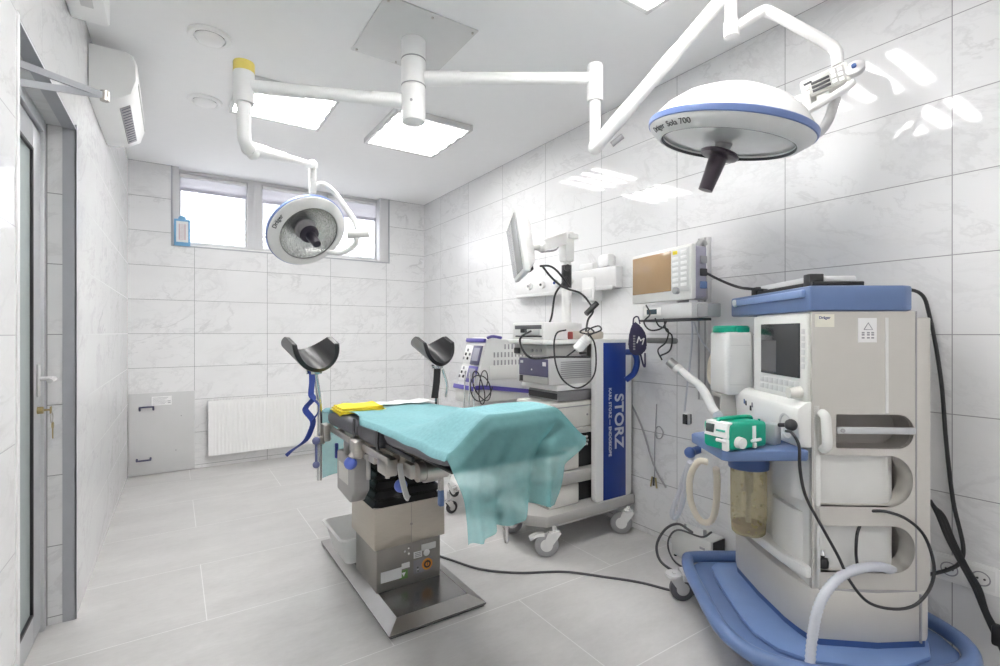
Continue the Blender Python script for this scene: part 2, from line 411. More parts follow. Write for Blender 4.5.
b = BM(); tube(b, [(DX+.055+.0*i, 2.65+.02*cos(i*pi/6), .882+.02*sin(i*pi/6)) for i in range(13)], .0018, 8, 2); obj('ring', b, M_steel, k)
for q, dy in ((0, .008), (1, -.012)):
    b = BM(); lathe(b, [(0, -.002), (.013, -.002), (.013, .002), (0, .002)], axisM((DX+.056+.004*q, 2.65+dy, .852), (1, 0, 0)), 16); box(b, DX+.0545+.004*q, DX+.0575+.004*q, 2.646+dy, 2.654+dy, .80, .845, .001); obj('key', b, M_brass, k)
# the linkage of the door closer
k = thing('door_closer', 'grey two-bar closer arm sticking out of the head of the glazed doorway', 'door closer', (-.44, 2.16, 1.99))
b = BM(); box(b, -.475, -.425, 2.0, 2.24, 1.985, 2.035, .004); obj('housing', b, M_alug, k)
P1 = V((-.212, 2.335, 2.105))
for a in ((-.44, 2.03, 2.045), (-.44, 2.06, 1.985)):
    b = BM(); tube(b, [V(a), P1], 1, flat=(.011, .004, (0, 0, 1)), k=1); cyl(b, V(a)-V((0, 0, .01)), V(a)+V((0, 0, .01)), .012); obj('arm', b, M_alug, k)
b = BM(); cyl(b, P1-V((0, 0, .02)), P1+V((0, 0, .016)), .014); obj('joint', b, M_steel, k)

# window band at the top of the back wall
YW = YB+.10; M_winf = mat('window_frame_backlit_grey', (.64, .64, .65), .4, var=.02)  # grey of the backlit frame is put into its base colour
win = thing('window_1', None, None, (1, YW, WZ)); tag(win, kind='structure')
b = BM()
box(b, WX0, .042, YB+.0, YW+.06, WZ, ZC, .003); box(b, 1.885, WX1, YB+.0, YW+.06, WZ, ZC, .003)
box(b, .042, 1.885, YW-.02, YW+.06, WZ, WZ+.035, .003); box(b, .042, 1.885, YW-.02, YW+.06, ZC-.03, ZC, .003)
obj('frame', b, M_winf, win)
for x0, x1 in ((.598, .72), (1.214, 1.338)):
    b = BM(); box(b, x0, x1, YW-.03, YW+.06, WZ+.035, ZC-.03, .004)
    box(b, x0+.045, x1-.045, YW-.036, YW-.03, WZ+.035, ZC-.03, .002); obj('mullion', b, M_winf, win)
SP = ((.042, .598), (.72, 1.214), (1.338, 1.885))
Mg = thin('window_glass', (.95, .97, 1.0), .94, .02, .05)
for x0, x1 in SP:
    b = BM()
    for a0, a1, c0, c1 in ((x0, x0+.018, WZ+.035, ZC-.03), (x1-.018, x1, WZ+.035, ZC-.03), (x0+.018, x1-.018, WZ+.035, WZ+.052), (x0+.018, x1-.018, ZC-.048, ZC-.03)): box(b, a0, a1, YW+.005, YW+.045, c0, c1, .003)
    s = obj('sash', b, M_winf, win)
    b = BM(); box(b, x0+.018, x1-.018, YW+.02, YW+.026, WZ+.052, ZC-.048, 0); obj('pane', b, Mg, s)
b = BM(); box(b, WX0-.002, WX1+.002, YB-.006, YB+.0, WZ-.012, WZ+.0, 0); box(b, WX0-.012, WX0, YB-.006, YB, WZ-.012, ZC, 0); box(b, WX1, WX1+.012, YB-.006, YB, WZ-.012, ZC, 0)
obj('edge_profile', b, M_alug, win)
b = BM(); box(b, .042, 1.885, YB-.004, YW-.02, WZ-.002, WZ+.012, .003); obj('sill', b, M_wplast, win)
M_blind = thin('blind_fabric', (.60, .59, .63), .02, .6, .02, .30)
for i, (x0, x1) in enumerate(SP):
    pos = ('left', 'middle, behind the small lamp', 'right')[i]
    k = thing('roller_blind', 'pale lilac roller blind half drawn over the %s window pane' % pos, 'blind', ((x0+x1)/2, YW, 2.5), 0, 'roller blinds')
    b = BM(); cyl(b, (x0+.012, YW-.012, ZC-.05), (x1-.012, YW-.012, ZC-.05), .018); obj('roller', b, M_wplast, k)
    b = BM(); zb = (2.53, 2.515, 2.48)[i]
    grid(b, lambda u, v, x0=x0, x1=x1, zb=zb: (x0+.012+(x1-x0-.024)*u, YW-.016-.004*sin(v*9), ZC-.052+(zb-ZC+.052)*v), 4, 12); obj('fabric', b, M_blind, k)
    b = BM(); box(b, x0+.012, x1-.012, YW-.026, YW-.008, zb-.018, zb+.012, .004); obj('bottom_bar', b, mat('lilac_bar', (.55, .54, .62), .5), k)
# what stands outside the window: a pale render wall low down with a post
b = BM()
for x in (.95, 2.05): box(b, x, x+.05, 6.6, 6.65, 1.6, 3.4, .004)
for z in (2.28, 2.34, 2.40): box(b, -.2, 3.4, 6.61, 6.64, z-.012, z+.012, .003)
solo('garden_railing', b, mat('railing_paint', (.55, .53, .56), .5), 'grey bar railing standing outside behind the window panes', 'railing')
k = thing('hygrometer', 'white wall hygrometer in a light blue frame at lower left of the window', 'hygrometer', (.066, YB-.012, 2.005))
b = BM(); box(b, .006, .128, YB-.022, YB-.008, 1.998, 2.235, .008); lathe(b, [(0, -.006), (.03, -.006), (.03, .006), (0, .006)], axisM((.067, YB-.015, 2.235), (0, 1, 0)), 20)
obj('case', b, mat('sky_blue_plastic', (.18, .42, .66), .4), k)
b = BM(); box(b, .022, .112, YB-.026, YB-.022, 2.03, 2.215, .002); pl = obj('scale_plate', b, M_paper, k)
b = BM()
for x in (.045, .088): box(b, x-.003, x+.003, YB-.030, YB-.026, 2.05, 2.19, .001)
for i in range(12): box(b, .052, .08, YB-.0275, YB-.026, 2.055+i*.0115, 2.057+i*.0115, 0)
obj('thermometer_tubes', b, mat('pink_tubes', (.62, .42, .45), .4), k)

# ------------------------------------------------------------------ ceiling fittings
LM = lamp_mat('light_diffuser', 34); LM2_ = lamp_mat('added_diffuser_dim', 13)
PAN = [(.305, .875, 3.12, 3.70, 'square flush ceiling light nearer the door wall, behind the lamp arm', .02), (1.205, 1.775, 3.02, 3.68, 'square ceiling light panel left of the tiled right wall, below the lamp mount', .04),
       (1.205, 1.785, .91, 1.486, 'square ceiling light panel at the top edge of the photo', .04), (.305, .875, .91, 1.486, 'square ceiling light panel above the camera near the door', .04)]
for x0_ in (.305, 1.205): PAN.append((x0_, x0_+.57, -1.25, -.67, 'added square light panel out of view behind the camera, %s' % ('door side' if x0_ < 1 else 'right wall side'), .04))  # dimmer panels added behind the camera to brighten the foreground
PAN.append((-1.35, -.78, 2.0, 2.58, 'added unseen square light in the corridor behind the glazed door', .04))  # unseen panel added so that the door glass does not go dark
for x0, x1, y0, y1, lb, h in PAN:
    k = thing('ceiling_light', lb, 'ceiling light', ((x0+x1)/2, (y0+y1)/2, ZC-h), 0, 'square ceiling lights')
    b = BM(); z0 = ZC-h
    for a in ((x0, x0+.02, y0, y1), (x1-.02, x1, y0, y1), (x0+.02, x1-.02, y0, y0+.02), (x0+.02, x1-.02, y1-.02, y1)): box(b, a[0], a[1], a[2], a[3], z0, ZC-.0005, .002)
    obj('frame', b, M_lgrey, k)
    b = BM(); box(b, x0+.02, x1-.02, y0+.02, y1-.02, z0+.004, z0+.010, 0); obj('diffuser', b, LM2_ if y0 < 0 else LM, k)
for x, y, lb in ((.152, 2.835, 'round white ceiling air valve nearer the camera'), (.168, 3.64, 'round white ceiling air valve farther from the camera')):
    k = thing('air_valve', lb, 'air vent', (x, y, ZC-.03), 0, 'round ceiling air valves'); T = Matrix.Translation((x, y, ZC-.0005))
    b = BM(); lathe(b, [(.062, 0), (.098, 0), (.098, -.006), (.09, -.014), (.072, -.014), (.064, -.004)], T); obj('ring', b, M_white, k)
    b = BM(); lathe(b, [(0, -.002), (.06, -.002), (.064, -.002)], T); obj('throat', b, M_dark, k)
    b = BM(); lathe(b, [(0, -.030), (.045, -.030), (.060, -.022), (.066, -.012), (.058, -.008), (0, -.008)], T); obj('disc', b, M_white, k)

# wall units on the left wall
k = thing('air_conditioner', 'white split air conditioner high on the left tiled wall', 'air conditioner', (-.26, 3.47, 2.37))
xw = XL(3.1)+.002; y0, y1 = 3.095, 3.86
pr = [(xw, 2.375), (-.235, 2.382), (-.172, 2.425), (-.150, 2.50), (-.152, 2.58), (-.168, 2.625), (-.20, 2.638), (xw, 2.638)]
t = BM(); rings = []
for y, s in ((y0, .96), (y0+.012, 1), (y1-.012, 1), (y1, .96)): rings.append([(xw+(x-xw)*s, y, 2.5+(z-2.5)*s) for x, z in pr])
loft(t, rings); obj('casing', t, M_white, k, ang=50)
t = BM(); box(t, -.2365, -.185, y0+.09, y1-.05, 2.383, 2.392, .001, M=None); t2 = BM()
tl = Matrix.Translation((-.208, 3.5, 2.398)) @ Matrix.Rotation(-.6, 4, 'Y'); t.free()
t = BM(); box(t, -.026, .026, -.29, .27, -.004, .004, .002, M=tl); obj('air_outlet', t, M_grey, k); t2.free()
for i in range(14):
    t = BM(); box(t, -.022, .022, -.28+i*.039, -.276+i*.039, -.007, -.003, .001, M=tl); obj('vane', t, mat('vane_slate', (.10, .10, .15), .4), k)
t = BM(); box(t, -.1515, -.147, y0+.05, y1-.02, 2.495, 2.507, .001); obj('front_seam', t, M_lgrey, k)
b = BM(); prism(b, [(XL(1.75)+.002, 1.75), (XL(2.635)+.002, 2.635), (-.222, 2.635), (-.222, 1.75)], 2.505, 2.69, .012)
k = solo('air_purifier', b, M_white, 'white box unit on the left wall under the ceiling, above the doorway', 'wall unit')
b = BM(); box(b, -.30, -.26, 1.85, 2.5, 2.499, 2.506, .002); obj('outlet_slot', b, M_lgrey, k)

# radiator and the access panel on the back wall
k = thing('radiator', 'white ribbed panel radiator on the back wall left of the operating table', 'radiator', (.76, YB-.06, .12))
b = BM(); rx0, rx1, rz0, rz1 = .262, 1.262, .118, .612; n = 32; Y0 = YB-.095
cols = [rx0]+[rx0+.02+(rx1-rx0-.04)*i/(n*4) for i in range(n*4+1)]+[rx1]
def rf(u, v):
    i = round(u*(len(cols)-1)); x = cols[i]; z = rz0+(rz1-rz0)*v
    e = min(1, max(0, (min(z-rz0, rz1-z)-.012)/.02)); e2 = 1 if 3 < i < len(cols)-4 else 0
    return (x, Y0+.007*e*e2*(.5-.5*cos(2*pi*(i-1)/4)), z)
grid(b, rf, len(cols)-1, 24); obj('front_panel', b, M_white, k, ang=60)
b = BM(); box(b, rx0, rx1, Y0+.008, YB-.02, rz0+.004, rz1-.004, .004); obj('convector', b, M_wplast, k)
b = BM()
for i in range(40): box(b, rx0+.01+i*.0246, rx0+.02+i*.0246, Y0+.01, YB-.025, rz1-.006, rz1-.001, 0)
box(b, rx0, rx0+.006, Y0-.001, YB-.018, rz0, rz1+.002, .001); box(b, rx1-.006, rx1, Y0-.001, YB-.018, rz0, rz1+.002, .001); obj('top_grille', b, M_white, k)
for xx in (rx0+.2, rx1-.23):
    b = BM(); box(b, xx, xx+.03, YB-.02, YB-.001, rz0+.1, rz1-.05, .002); obj('wall_bracket', b, M_white, k)
k = thing('access_panel', 'light grey removable wall panel with two handles in the left back corner', 'panel', (-.08, YB-.01, 0))
b = BM(); box(b, XL(YB)+.003, .162, YB-.016, YB-.001, .004, .705, .002); obj('board', b, mat('panel_grey', (.60, .60, .60), .5, var=.02), k)
for x, z in ((-.19, .573), (-.21, .160)):
    b = BM(); dq = .030 if z > .3 else -.012; z -= .015
    tube(b, [(x-.048, YB-.014, z), (x-.048, YB-.036, z+dq*.8), (x-.044, YB-.040, z+dq), (x+.044, YB-.040, z+dq), (x+.048, YB-.036, z+dq*.8), (x+.048, YB-.014, z)], .0075, 10, 3)
    obj('handle', b, mat('slate_handle', (.07, .07, .13), .35), k)
b = BM(); box(b, -.155, -.01, YB-.0175, YB-.016, .595, .672, 0); s = obj('notice', b, M_paper, k)
b = BM()
for i in range(6): box(b, -.148, -.06+.012*((i*7) % 3), YB-.0182, YB-.0175, .606+i*.0105, .6085+i*.0105, 0)
box(b, -.04, -.018, YB-.0182, YB-.0175, .61, .616, 0); box(b, -.04, -.018, YB-.0182, YB-.0175, .625, .631, 0)
obj('print', b, M_inkg, s)
for x, z in ((.06, .49), (.02, .19)):
    b = BM(); cyl(b, (x, YB-.0185, z), (x, YB-.016, z), .005, n=10); obj('screw', b, M_grey, k)

# ------------------------------------------------------------------ surgical lights
PX, PY = 1.008, 2.305
k = thing('lamp_ceiling_mount', 'white square ceiling plate with round column carrying both surgical lamps', 'lamp mount', (PX, PY, 2.28))
b = BM(); box(b, .77, 1.24, 2.055, 2.555, ZC-.008, ZC-.0005, .002); obj('plate', b, M_lgrey, k)
for x in (.79, 1.005, 1.22):
    for y in (2.08, 2.53):
        b = BM(); cyl(b, (x, y, ZC-.014), (x, y, ZC-.008), .006, n=10); obj('screw', b, M_steel, k)
b = BM(); lathe(b, [(.06, ZC-.008), (.06, 2.60), (.058, 2.597), (.058, 2.592), (.061, 2.589), (.061, 2.468), (.058, 2.466), (.058, 2.461), (.060, 2.459), (.060, 2.30), (.056, 2.285), (0, 2.283)], Matrix.Translation((PX, PY, 0))); obj('column', b, M_white, k)
for z in (2.5945, 2.4635):
    b = BM(); lathe(b, [(.0585, z-.0025), (.0612, z-.0025), (.0612, z+.0025), (.0585, z+.0025)], Matrix.Translation((PX, PY, 0))); obj('seam_ring', b, M_grey, k)
b = BM(); cyl(b, (PX-.033, PY-.049, 2.37), (PX-.0345, PY-.0515, 2.37), .007, n=12); obj('screw', b, M_grey, k)
# small lamp
FW = V((sin(YAW), cos(YAW), 0)); RT = V((cos(YAW), -sin(YAW), 0)); UP = V((0, 0, 1)); CAM = V((0, 0, H))
k = thing('surgical_lamp', 'small round surgical lamp with open reflector hanging in front of the window', 'surgical lamp', (.74, 3.45, 1.72), 0)
J1 = V((.277, 2.59, 0))
b = BM(); a0 = V((PX, PY, 2.385)); dv = (J1-V((PX, PY, 0))).normalized()
cyl(b, a0+dv*.058, a0+dv*.20, .037); cyl(b, a0+dv*.20, V((J1.x, J1.y, 2.385))-dv*.02, .030); obj('horizontal_arm', b, M_white, k)
b = BM(); lathe(b, [(0, 2.45), (.043, 2.45), (.045, 2.445), (.045, 2.31), (.042, 2.302), (0, 2.30)], Matrix.Translation((J1.x, J1.y, 0))); jh = obj('pivot_housing', b, M_white, k)
b = BM(); lathe(b, [(0, 2.492), (.044, 2.492), (.046, 2.487), (.046, 2.445), (0, 2.445)], Matrix.Translation((J1.x, J1.y, 0))); obj('yellow_cap', b, M_yband, k)
KN = V((.775, 3.43, 2.345))
b = BM(); tube(b, [(J1.x, J1.y, 2.31), (J1.x, J1.y, 2.17), (J1.x+.01, J1.y+.01, 2.12), (J1.x+.05, J1.y+.08, 2.095)], .030, 16); obj('drop_tube', b, M_white, k)
b = BM(); s0 = V((J1.x+.02, J1.y+.03, 2.105)); tube(b, [s0, s0.lerp(KN, .3), s0.lerp(KN, .65), KN], [.034, .030, .024, .022], 16); ball(b, KN, .035); obj('spring_arm', b, M_white, k)
b = BM(); box(b, KN.x-.022, KN.x+.022, KN.y-.022, KN.y+.022, 2.15, 2.33, .01); sw = obj('swivel', b, M_wplast, k)
b = BM(); cyl(b, (KN.x, KN.y, 2.25), (KN.x, KN.y, 2.31), .026); cyl(b, KN+V((0, -.03, -.03)), KN+V((0, .0, -.03)), .012); obj('collar', b, M_lgrey, k)
def D(px, py, t): 
    return CAM + (FW + RT*((px-500)/492.1) + UP*((333-py)/492.1))*t
b = BM(); tube(b, [(KN.x, KN.y, 2.19), D(322, 184, 3.32), D(334, 192, 3.36), D(345, 207, 3.38), D(355, 222, 3.40), D(358, 233, 3.40)], .019, 14); obj('yoke_arm', b, M_white, k)
b = BM(); cyl(b, D(347, 234.5, 3.38), D(369, 233, 3.42), .030); obj('hinge', b, M_wplast, k)
b = BM(); tube(b, [D(356, 238, 3.40), D(356, 243, 3.40), D(350, 249, 3.42), D(340, 253, 3.42), D(328, 252, 3.44)], .017, 12); obj('lower_yoke', b, M_wplast, k)
C1 = D(307, 231, 3.40)
tow = (CAM-C1).normalized(); ri = RT; up1 = ri.cross(tow)*-1; up1 = tow.cross(ri)
n1 = (tow*.60 + ri*.46 - UP*.60).normalized()
xx = (ri - n1*ri.dot(n1)).normalized()
LMx = M3(C1, xx, n1.cross(xx))
R1 = .272
M_refl = mat('faceted_reflector', (.78, .80, .78), .22, .85, var=.22, scale=14, stretch=(6, 6, 1), bump=.6)
def lamphead(k, Mx, R, dome, glassr, rimh, name2):
    b = BM(); lathe(b, [(0, -dome), (R*.18, -dome*.985), (R*.42, -dome*.90), (R*.66, -dome*.70), (R*.84, -dome*.43), (R*.95, -dome*.16), (R*.985, -.012)], Mx, 64); obj('dome', b, mat('lamp_shell_white', (.93, .93, .92), .22, var=.01), k)
    b = BM(); bw = .034*R; lathe(b, [(R*.985, -bw*1.4), (R*1.004, -bw), (R*1.008, 0), (R*1.0, bw), (R*.985, bw*1.2)], Mx, 64); obj('blue_band', b, mat('band_blue', (.15, .22, .46), .35), k)
    b = BM(); lathe(b, [(R*.985, .010), (R*.975, .018), (glassr+.016, rimh), (glassr+.004, rimh+.003), (glassr, rimh-.001), (glassr-.004, rimh-.014)], Mx, 64); return obj('rim', b, mat('rim_grey_white', (.70, .70, .69), .35), k)
lamphead(k, LMx, R1, .09, R1*.74, .045, '')
b = BM(); lathe(b, [(R1*.74, .033), (R1*.66, -.01), (R1*.48, -.045), (R1*.25, -.062), (0, -.066)], LMx, 72); obj('reflector', b, M_refl, k)
b = BM(); cyl(b, LMx @ V((0, 0, -.06)), LMx @ V((0, 0, .03)), .06, .055); cyl(b, LMx @ V((0, 0, -.03)), LMx @ V((0, 0, -.02)), .075); obj('bulb_housing', b, M_grey, k)
b = BM(); lathe(b, [(R1*.745, .036), (R1*.735, .040), (R1*.725, .034)], LMx, 64); obj('black_seal', b, M_black, k)
b = BM(); lathe(b, [(0, .03), (.062, .03), (.066, .04), (.060, .055), (.034, .062), (.031, .15), (.026, .168), (0, .17)], LMx, 32); obj('sterile_handle', b, mat('handle_black_violet', (.02, .016, .028), .3), k)
def rimtext(Mx, s, size, a0, ra, rb, za, zb, th):
    """lettering bent round the sloping rim: a0 start angle, x advances along -angle"""
    def f(c):
        tt = .5+c.y/(ra-rb if abs(ra-rb) > abs(za-zb) else abs(za-zb)); 
        tt = .5+c.y/sqrt((ra-rb)**2+(za-zb)**2)
        r = rb+(ra-rb)*tt; z = zb+(za-zb)*tt; a = a0 - c.x/((ra+rb)/2)
        nrm = V((zb-za, 0, ra-rb)).normalized()
        return Mx @ V(((r+nrm.x*(c.z+th))*cos(a), (r+nrm.x*(c.z+th))*sin(a), z+nrm.z*(c.z+th)))
    return f
def find_ang(Mx, R, z, px, py):
    best = None
    for i in range(720):
        a = i*pi/360; q = Mx @ V((R*cos(a), R*sin(a), z))-CAM; dp = q.dot(FW)
        if (Mx.to_3x3() @ V((cos(a), sin(a), .4))).dot(q) > 0: continue
        x = 500+492.1*q.dot(RT)/dp; y = 333-492.1*q.z/dp; e = (x-px)**2+(y-py)**2
        if best is None or e < best[0]: best = (e, a)
    return best[1]
a0 = find_ang(LMx, R1*.9, .03, 283, 225)
b = text_bm('Dräger', .036, None, .0006, bold=True, align='CENTER', deform=rimtext(LMx, '', 1, a0, R1*.975, R1*.80, .018, .045, .002)); obj('lettering', b, M_ink, k)

# large lamp
k = thing('surgical_lamp', 'large white domed surgical lamp with blue band near the right wall', 'surgical lamp', (1.87, 1.12, 1.9), 0)
J2 = V((1.77, 1.80, 0)); a0 = V((PX, PY, 2.505)); dv = (V((J2.x, J2.y, 2.505))-a0).normalized()
b = BM(); cyl(b, a0+dv*.058, a0+dv*.24, .036); cyl(b, a0+dv*.24, a0+dv*.89, .030); obj('horizontal_arm', b, M_white, k)
b = BM(); lathe(b, [(0, 2.575), (.036, 2.573), (.040, 2.565), (.040, 2.40), (.037, 2.39), (0, 2.39)], Matrix.Translation((J2.x, J2.y, 0))); obj('pivot_housing', b, M_white, k)
b = BM(); cyl(b, (J2.x, J2.y, 2.395), (J2.x, J2.y, 2.17), .028); ball(b, (J2.x, J2.y, 2.16), .036); obj('drop_tube', b, M_white, k)
E1 = D(731, -12, 2.02)
b = BM(); s0 = V((J2.x, J2.y, 2.16)); tube(b, [s0, s0.lerp(E1, .12), s0.lerp(E1, .5), E1], [.036, .036, .032, .028], 16); obj('spring_arm', b, M_white, k)
b = BM(); cyl(b, s0+V((.045, -.07, .0)), s0+V((.075, -.115, .035)), .014); obj('spring_screw', b, M_grey, k)
E2 = D(731.5, 37, 2.02)
b = BM(); ball(b, E1, .036); cyl(b, E1, E2, .024); cyl(b, E2, D(731.5, 22, 2.02), .030); obj('swivel', b, M_white, k)
b = BM(); tube(b, [D(734, 29, 2.02), D(748, 20, 2.0), D(760, 12.5, 1.98), D(770, 12, 1.97), D(800, 28, 1.95), D(825, 42, 1.94), D(836, 51, 1.93), D(838, 66, 1.92)], .021, 16); obj('yoke_arm', b, M_white, k)
b = BM(); tube(b, [D(836, 98, 1.92), D(829, 118, 1.93), D(821, 131, 1.95), D(813, 136, 1.97)], .018, 14); obj('lower_yoke', b, M_lgrey, k)
# control box on the yoke
cb = D(827, 83, 1.90); bx = (D(850, 68, 1.86)-D(808, 87, 1.95)).normalized(); bz = (UP-bx*UP.dot(bx)).normalized(); by = bz.cross(bx)
CM = M3(cb, bx, by) @ Matrix.Scale(.86, 4); t = BM(); box(t, -.095, .085, -.03, .035, -.045, .045, .006, M=CM); cbx = obj('control_box', t, M_offw, k)
t = BM(); box(t, -.085, .072, -.032, -.029, -.04, .036, .001, M=CM); fp = obj('keypad', t, mat('keypad_grey', (.42, .42, .40), .4), k)
t = BM()
for i in range(3): box(t, -.055, .015, -.0345, -.031, -.03+i*.018, -.018+i*.018, .001, M=CM)
box(t, -.083, -.05, -.0345, -.031, .018, .028, .001, M=CM); obj('indicator_bar', t, M_ink, fp)
for x, z in ((-.075, -.02), (-.075, .003), (.03, -.02), (.03, .004), (.03, .024), (.055, -.024), (.055, 0), (.055, .022)):
    t = BM(); box(t, x-.009, x+.009, -.0345, -.031, z-.008, z+.008, .002, M=CM); obj('button', t, M_paper, fp)
t = BM(); lathe(t, [(0, -.012), (.036, -.012), (.04, -.004), (.04, .012), (.03, .02), (0, .022)], CM @ Matrix.Translation((.105, -.012, .0)) @ Matrix.Rotation(pi/2-.5, 4, 'X'), 28); obj('knob', t, M_lgrey, k)
t = BM(); cyl(t, CM @ V((.105, -.03, .0)), CM @ V((.105, -.045, .006)), .008); obj('knob_centre', t, M_sblued, k)
t = BM(); ball(t, CM @ V((-.115, .0, -.03)), .026); obj('hinge_cap', t, M_white, k)
t = BM(); tube(t, [CM @ V((-.085, -.03, -.03)), CM @ V((-.085, -.045, -.10)), CM @ V((-.08, -.045, -.105)), CM @ V((.07, -.045, -.075)), CM @ V((.08, -.045, -.06))], .014, 12); box(t, -.05, .0, -.02, .02, -.085, -.04, .006, M=CM); obj('grip_bar', t, M_wplast, k)
C2 = D(729, 132, 1.97)
n2 = (-UP*1.0 + FW*.175 - RT*.17).normalized(); xx = (RT-n2*RT.dot(n2)).normalized(); LM2 = M3(C2, xx, n2.cross(xx)); R2 = .313
lamphead(k, LM2, R2, .165, R2*.80, .050, '')
b = BM(); lathe(b, [(R2*.80-.003, .036), (R2*.5, .046), (0, .050)], LM2, 64); obj('glass', b, mat('lamp_glass_grey', (.52, .53, .52), .08, var=.05, coat=.5), k)
b = BM(); lathe(b, [(R2*.812, .046), (R2*.803, .053), (R2*.792, .042)], LM2, 64); obj('black_seal', b, M_black, k)
HM = LM2 @ Matrix.Translation((-.01, .0, .048)) @ Matrix.Rotation(-.16, 4, 'Y')
b = BM(); lathe(b, [(0, -.01), (.032, -.01), (.032, .04), (0, .04)], HM, 28); hh = obj('handle_socket', b, M_grey, k)
b = BM(); lathe(b, [(0, .035), (.07, .035), (.076, .042), (.070, .052), (.036, .056), (.030, .15), (.028, .19), (0, .192)], HM, 32); obj('sterile_handle', b, mat('handle_plum', (.035, .022, .035), .3), k)
a0 = find_ang(LM2, R2*.92, .034, 667, 124)
b = text_bm('Dräger  Sola 700', .034, None, .0006, deform=rimtext(LM2, '', 1, a0+.01, R2*.975, R2*.851, .018, .050, .002)); obj('lettering', b, M_ink, k)

# ------------------------------------------------------------------ operating table
TX = .925
tb = thing('operating_table', 'steel operating table with dark grey pads on a telescopic column and floor plate', 'operating table', (TX, 2.3, 0))
b = BM()
def rect(x0, x1, y0, y1, z): return [(x0, y0, z), (x1, y0, z), (x1, y1, z), (x0, y1, z)]
loft(b, [rect(.716, 1.166, 1.872, 2.95, .008), rect(.714, 1.168, 1.87, 2.952, .016), rect(.772, 1.11, 1.935, 2.89, .044)])
bp = obj('base_plate', b, M_dsteel, tb, ang=20)
b = BM(); box(b, .722, 1.16, 1.878, 2.944, 0, .009, 0); obj('base_gap_shade', b, M_black, bp)  # black slab stands for the shaded thin gap under the plate
b = BM()
for a in ([(.714, 1.87, .0165), (1.168, 1.87, .0165), (1.11, 1.935, .0445), (.772, 1.935, .0445)], [(.714, 2.952, .0165), (.714, 1.87, .0165), (.772, 1.935, .0445), (.772, 2.89, .0445)], [(1.168, 1.87, .0165), (1.168, 2.952, .0165), (1.11, 2.89, .0445), (1.11, 1.935, .0445)]):
    b.faces.new([b.verts.new(V(q)+V((0, 0, .0008))) for q in a])
obj('bevelled_rim', b, mat('rim_steel', (.46, .45, .44), .28, 1, var=.1, scale=14), bp, flat=True)
b = BM(); box(b, .765, 1.085, 2.16, 2.46, .043, .26, .004); cl = obj('lower_column', b, mat('lower_column_steel', (.30, .285, .265), .35, .7, var=.08, scale=12), tb)
yf = 2.16
b = BM(); box(b, .785, .885, yf-.0012, yf, .085, .135, 0); box(b, .885, .925, yf-.0012, yf, .125, .15, 0); obj('white_label', b, M_paper, cl)
b = BM(); box(b, .875, .915, yf-.001, yf, .078, .118, 0); lb = obj('green_label', b, mat('label_green', (.16, .30, .10), .5), cl)
b = BM(); bm_ = [(.885, .108), (.905, .108), (.895, .088)]; b.faces.new([b.verts.new((x, yf-.0016, z)) for x, z in bm_]); obj('triangle_mark', b, M_paper, lb, flat=True)
b = BM(); box(b, .985, 1.06, yf-.0012, yf, .185, .215, 0); obj('type_plate', b, mat('plate_grey', (.60, .60, .58), .4), cl)
b = BM(); box(b, .945, .988, yf-.0012, yf, .158, .188, 0); w2 = obj('white_label', b, M_paper, cl)
b = BM()
for i in range(3): box(b, .951, .982, yf-.0018, yf-.0012, .164+i*.008, .167+i*.008, 0)
obj('print', b, M_inkg, w2)
b = BM(); cyl(b, (1.012, yf-.002, .172), (1.012, yf, .172), .016); obj('round_label', b, M_paper, cl)
b = BM(); box(b, .945, 1.04, yf-.0008, yf, .085, .148, 0); pn = obj('socket_plate', b, mat('plate_slate', (.27, .27, .30), .4), cl)
b = BM(); cyl(b, (1.014, yf-.004, .118), (1.014, yf, .118), .027, n=28); ol = obj('orange_label', b, M_orange, cl)
b = BM(); lathe(b, [(.010, -.001), (.018, -.001), (.018, .0008), (.010, .0008)], axisM((1.014, yf-.0045, .118), (0, 1, 0)), 20); box(b, 1.0125, 1.0155, yf-.0056, yf-.004, .112, .138, 0); obj('power_mark', b, M_ink, ol)
for x, z in ((.90, .205), (.92, .215), (.92, .19), (.965, .112), (.965, .096)):
    b = BM(); cyl(b, (x, yf-.003, z), (x, yf, z), .005, n=10); obj('screw', b, M_chrome, cl)
b = BM(); box(b, .748, 1.10, 2.14, 2.478, .245, .435, .006); cu = obj('upper_column', b, M_steelw, tb)
b = BM(); cyl(b, (.925, 2.136, .335), (.925, 2.14, .335), .006, n=14); box(b, .9245, .9258, 2.1385, 2.14, .25, .43, 0); obj('screw_seam', b, mat('seam_steel', (.33, .31, .29), .4, .8), cu)
b = BM(); rg = []
N = 6
for i in range(N*4+1):
    f = i/(N*4); s = 1-.16*f; w_ = .004+(.024*(.5-.5*cos(f*N*2*pi)))
    rg.append([(x, y, .432+.255*f) for x, y in rrect(TX-.178*s+w_-.004, TX+.178*s-w_+.004, 2.309-.172*s+w_, 2.309+.172*s-w_, .03)])
loft(b, rg); obj('bellows', b, mat('bellows_rubber', (.030, .030, .032), .26, var=.1, spec=.7), tb, ang=60)
b = BM(); box(b, .735, 1.115, 2.12, 2.50, .685, .735, .008); box(b, .70, 1.15, 1.80, 2.56, .730, .762, .006)
box(b, .72, .80, 1.78, 1.95, .69, .735, .008); box(b, 1.05, 1.13, 1.78, 1.95, .69, .735, .008); obj('top_frame', b, M_steelw, tb)
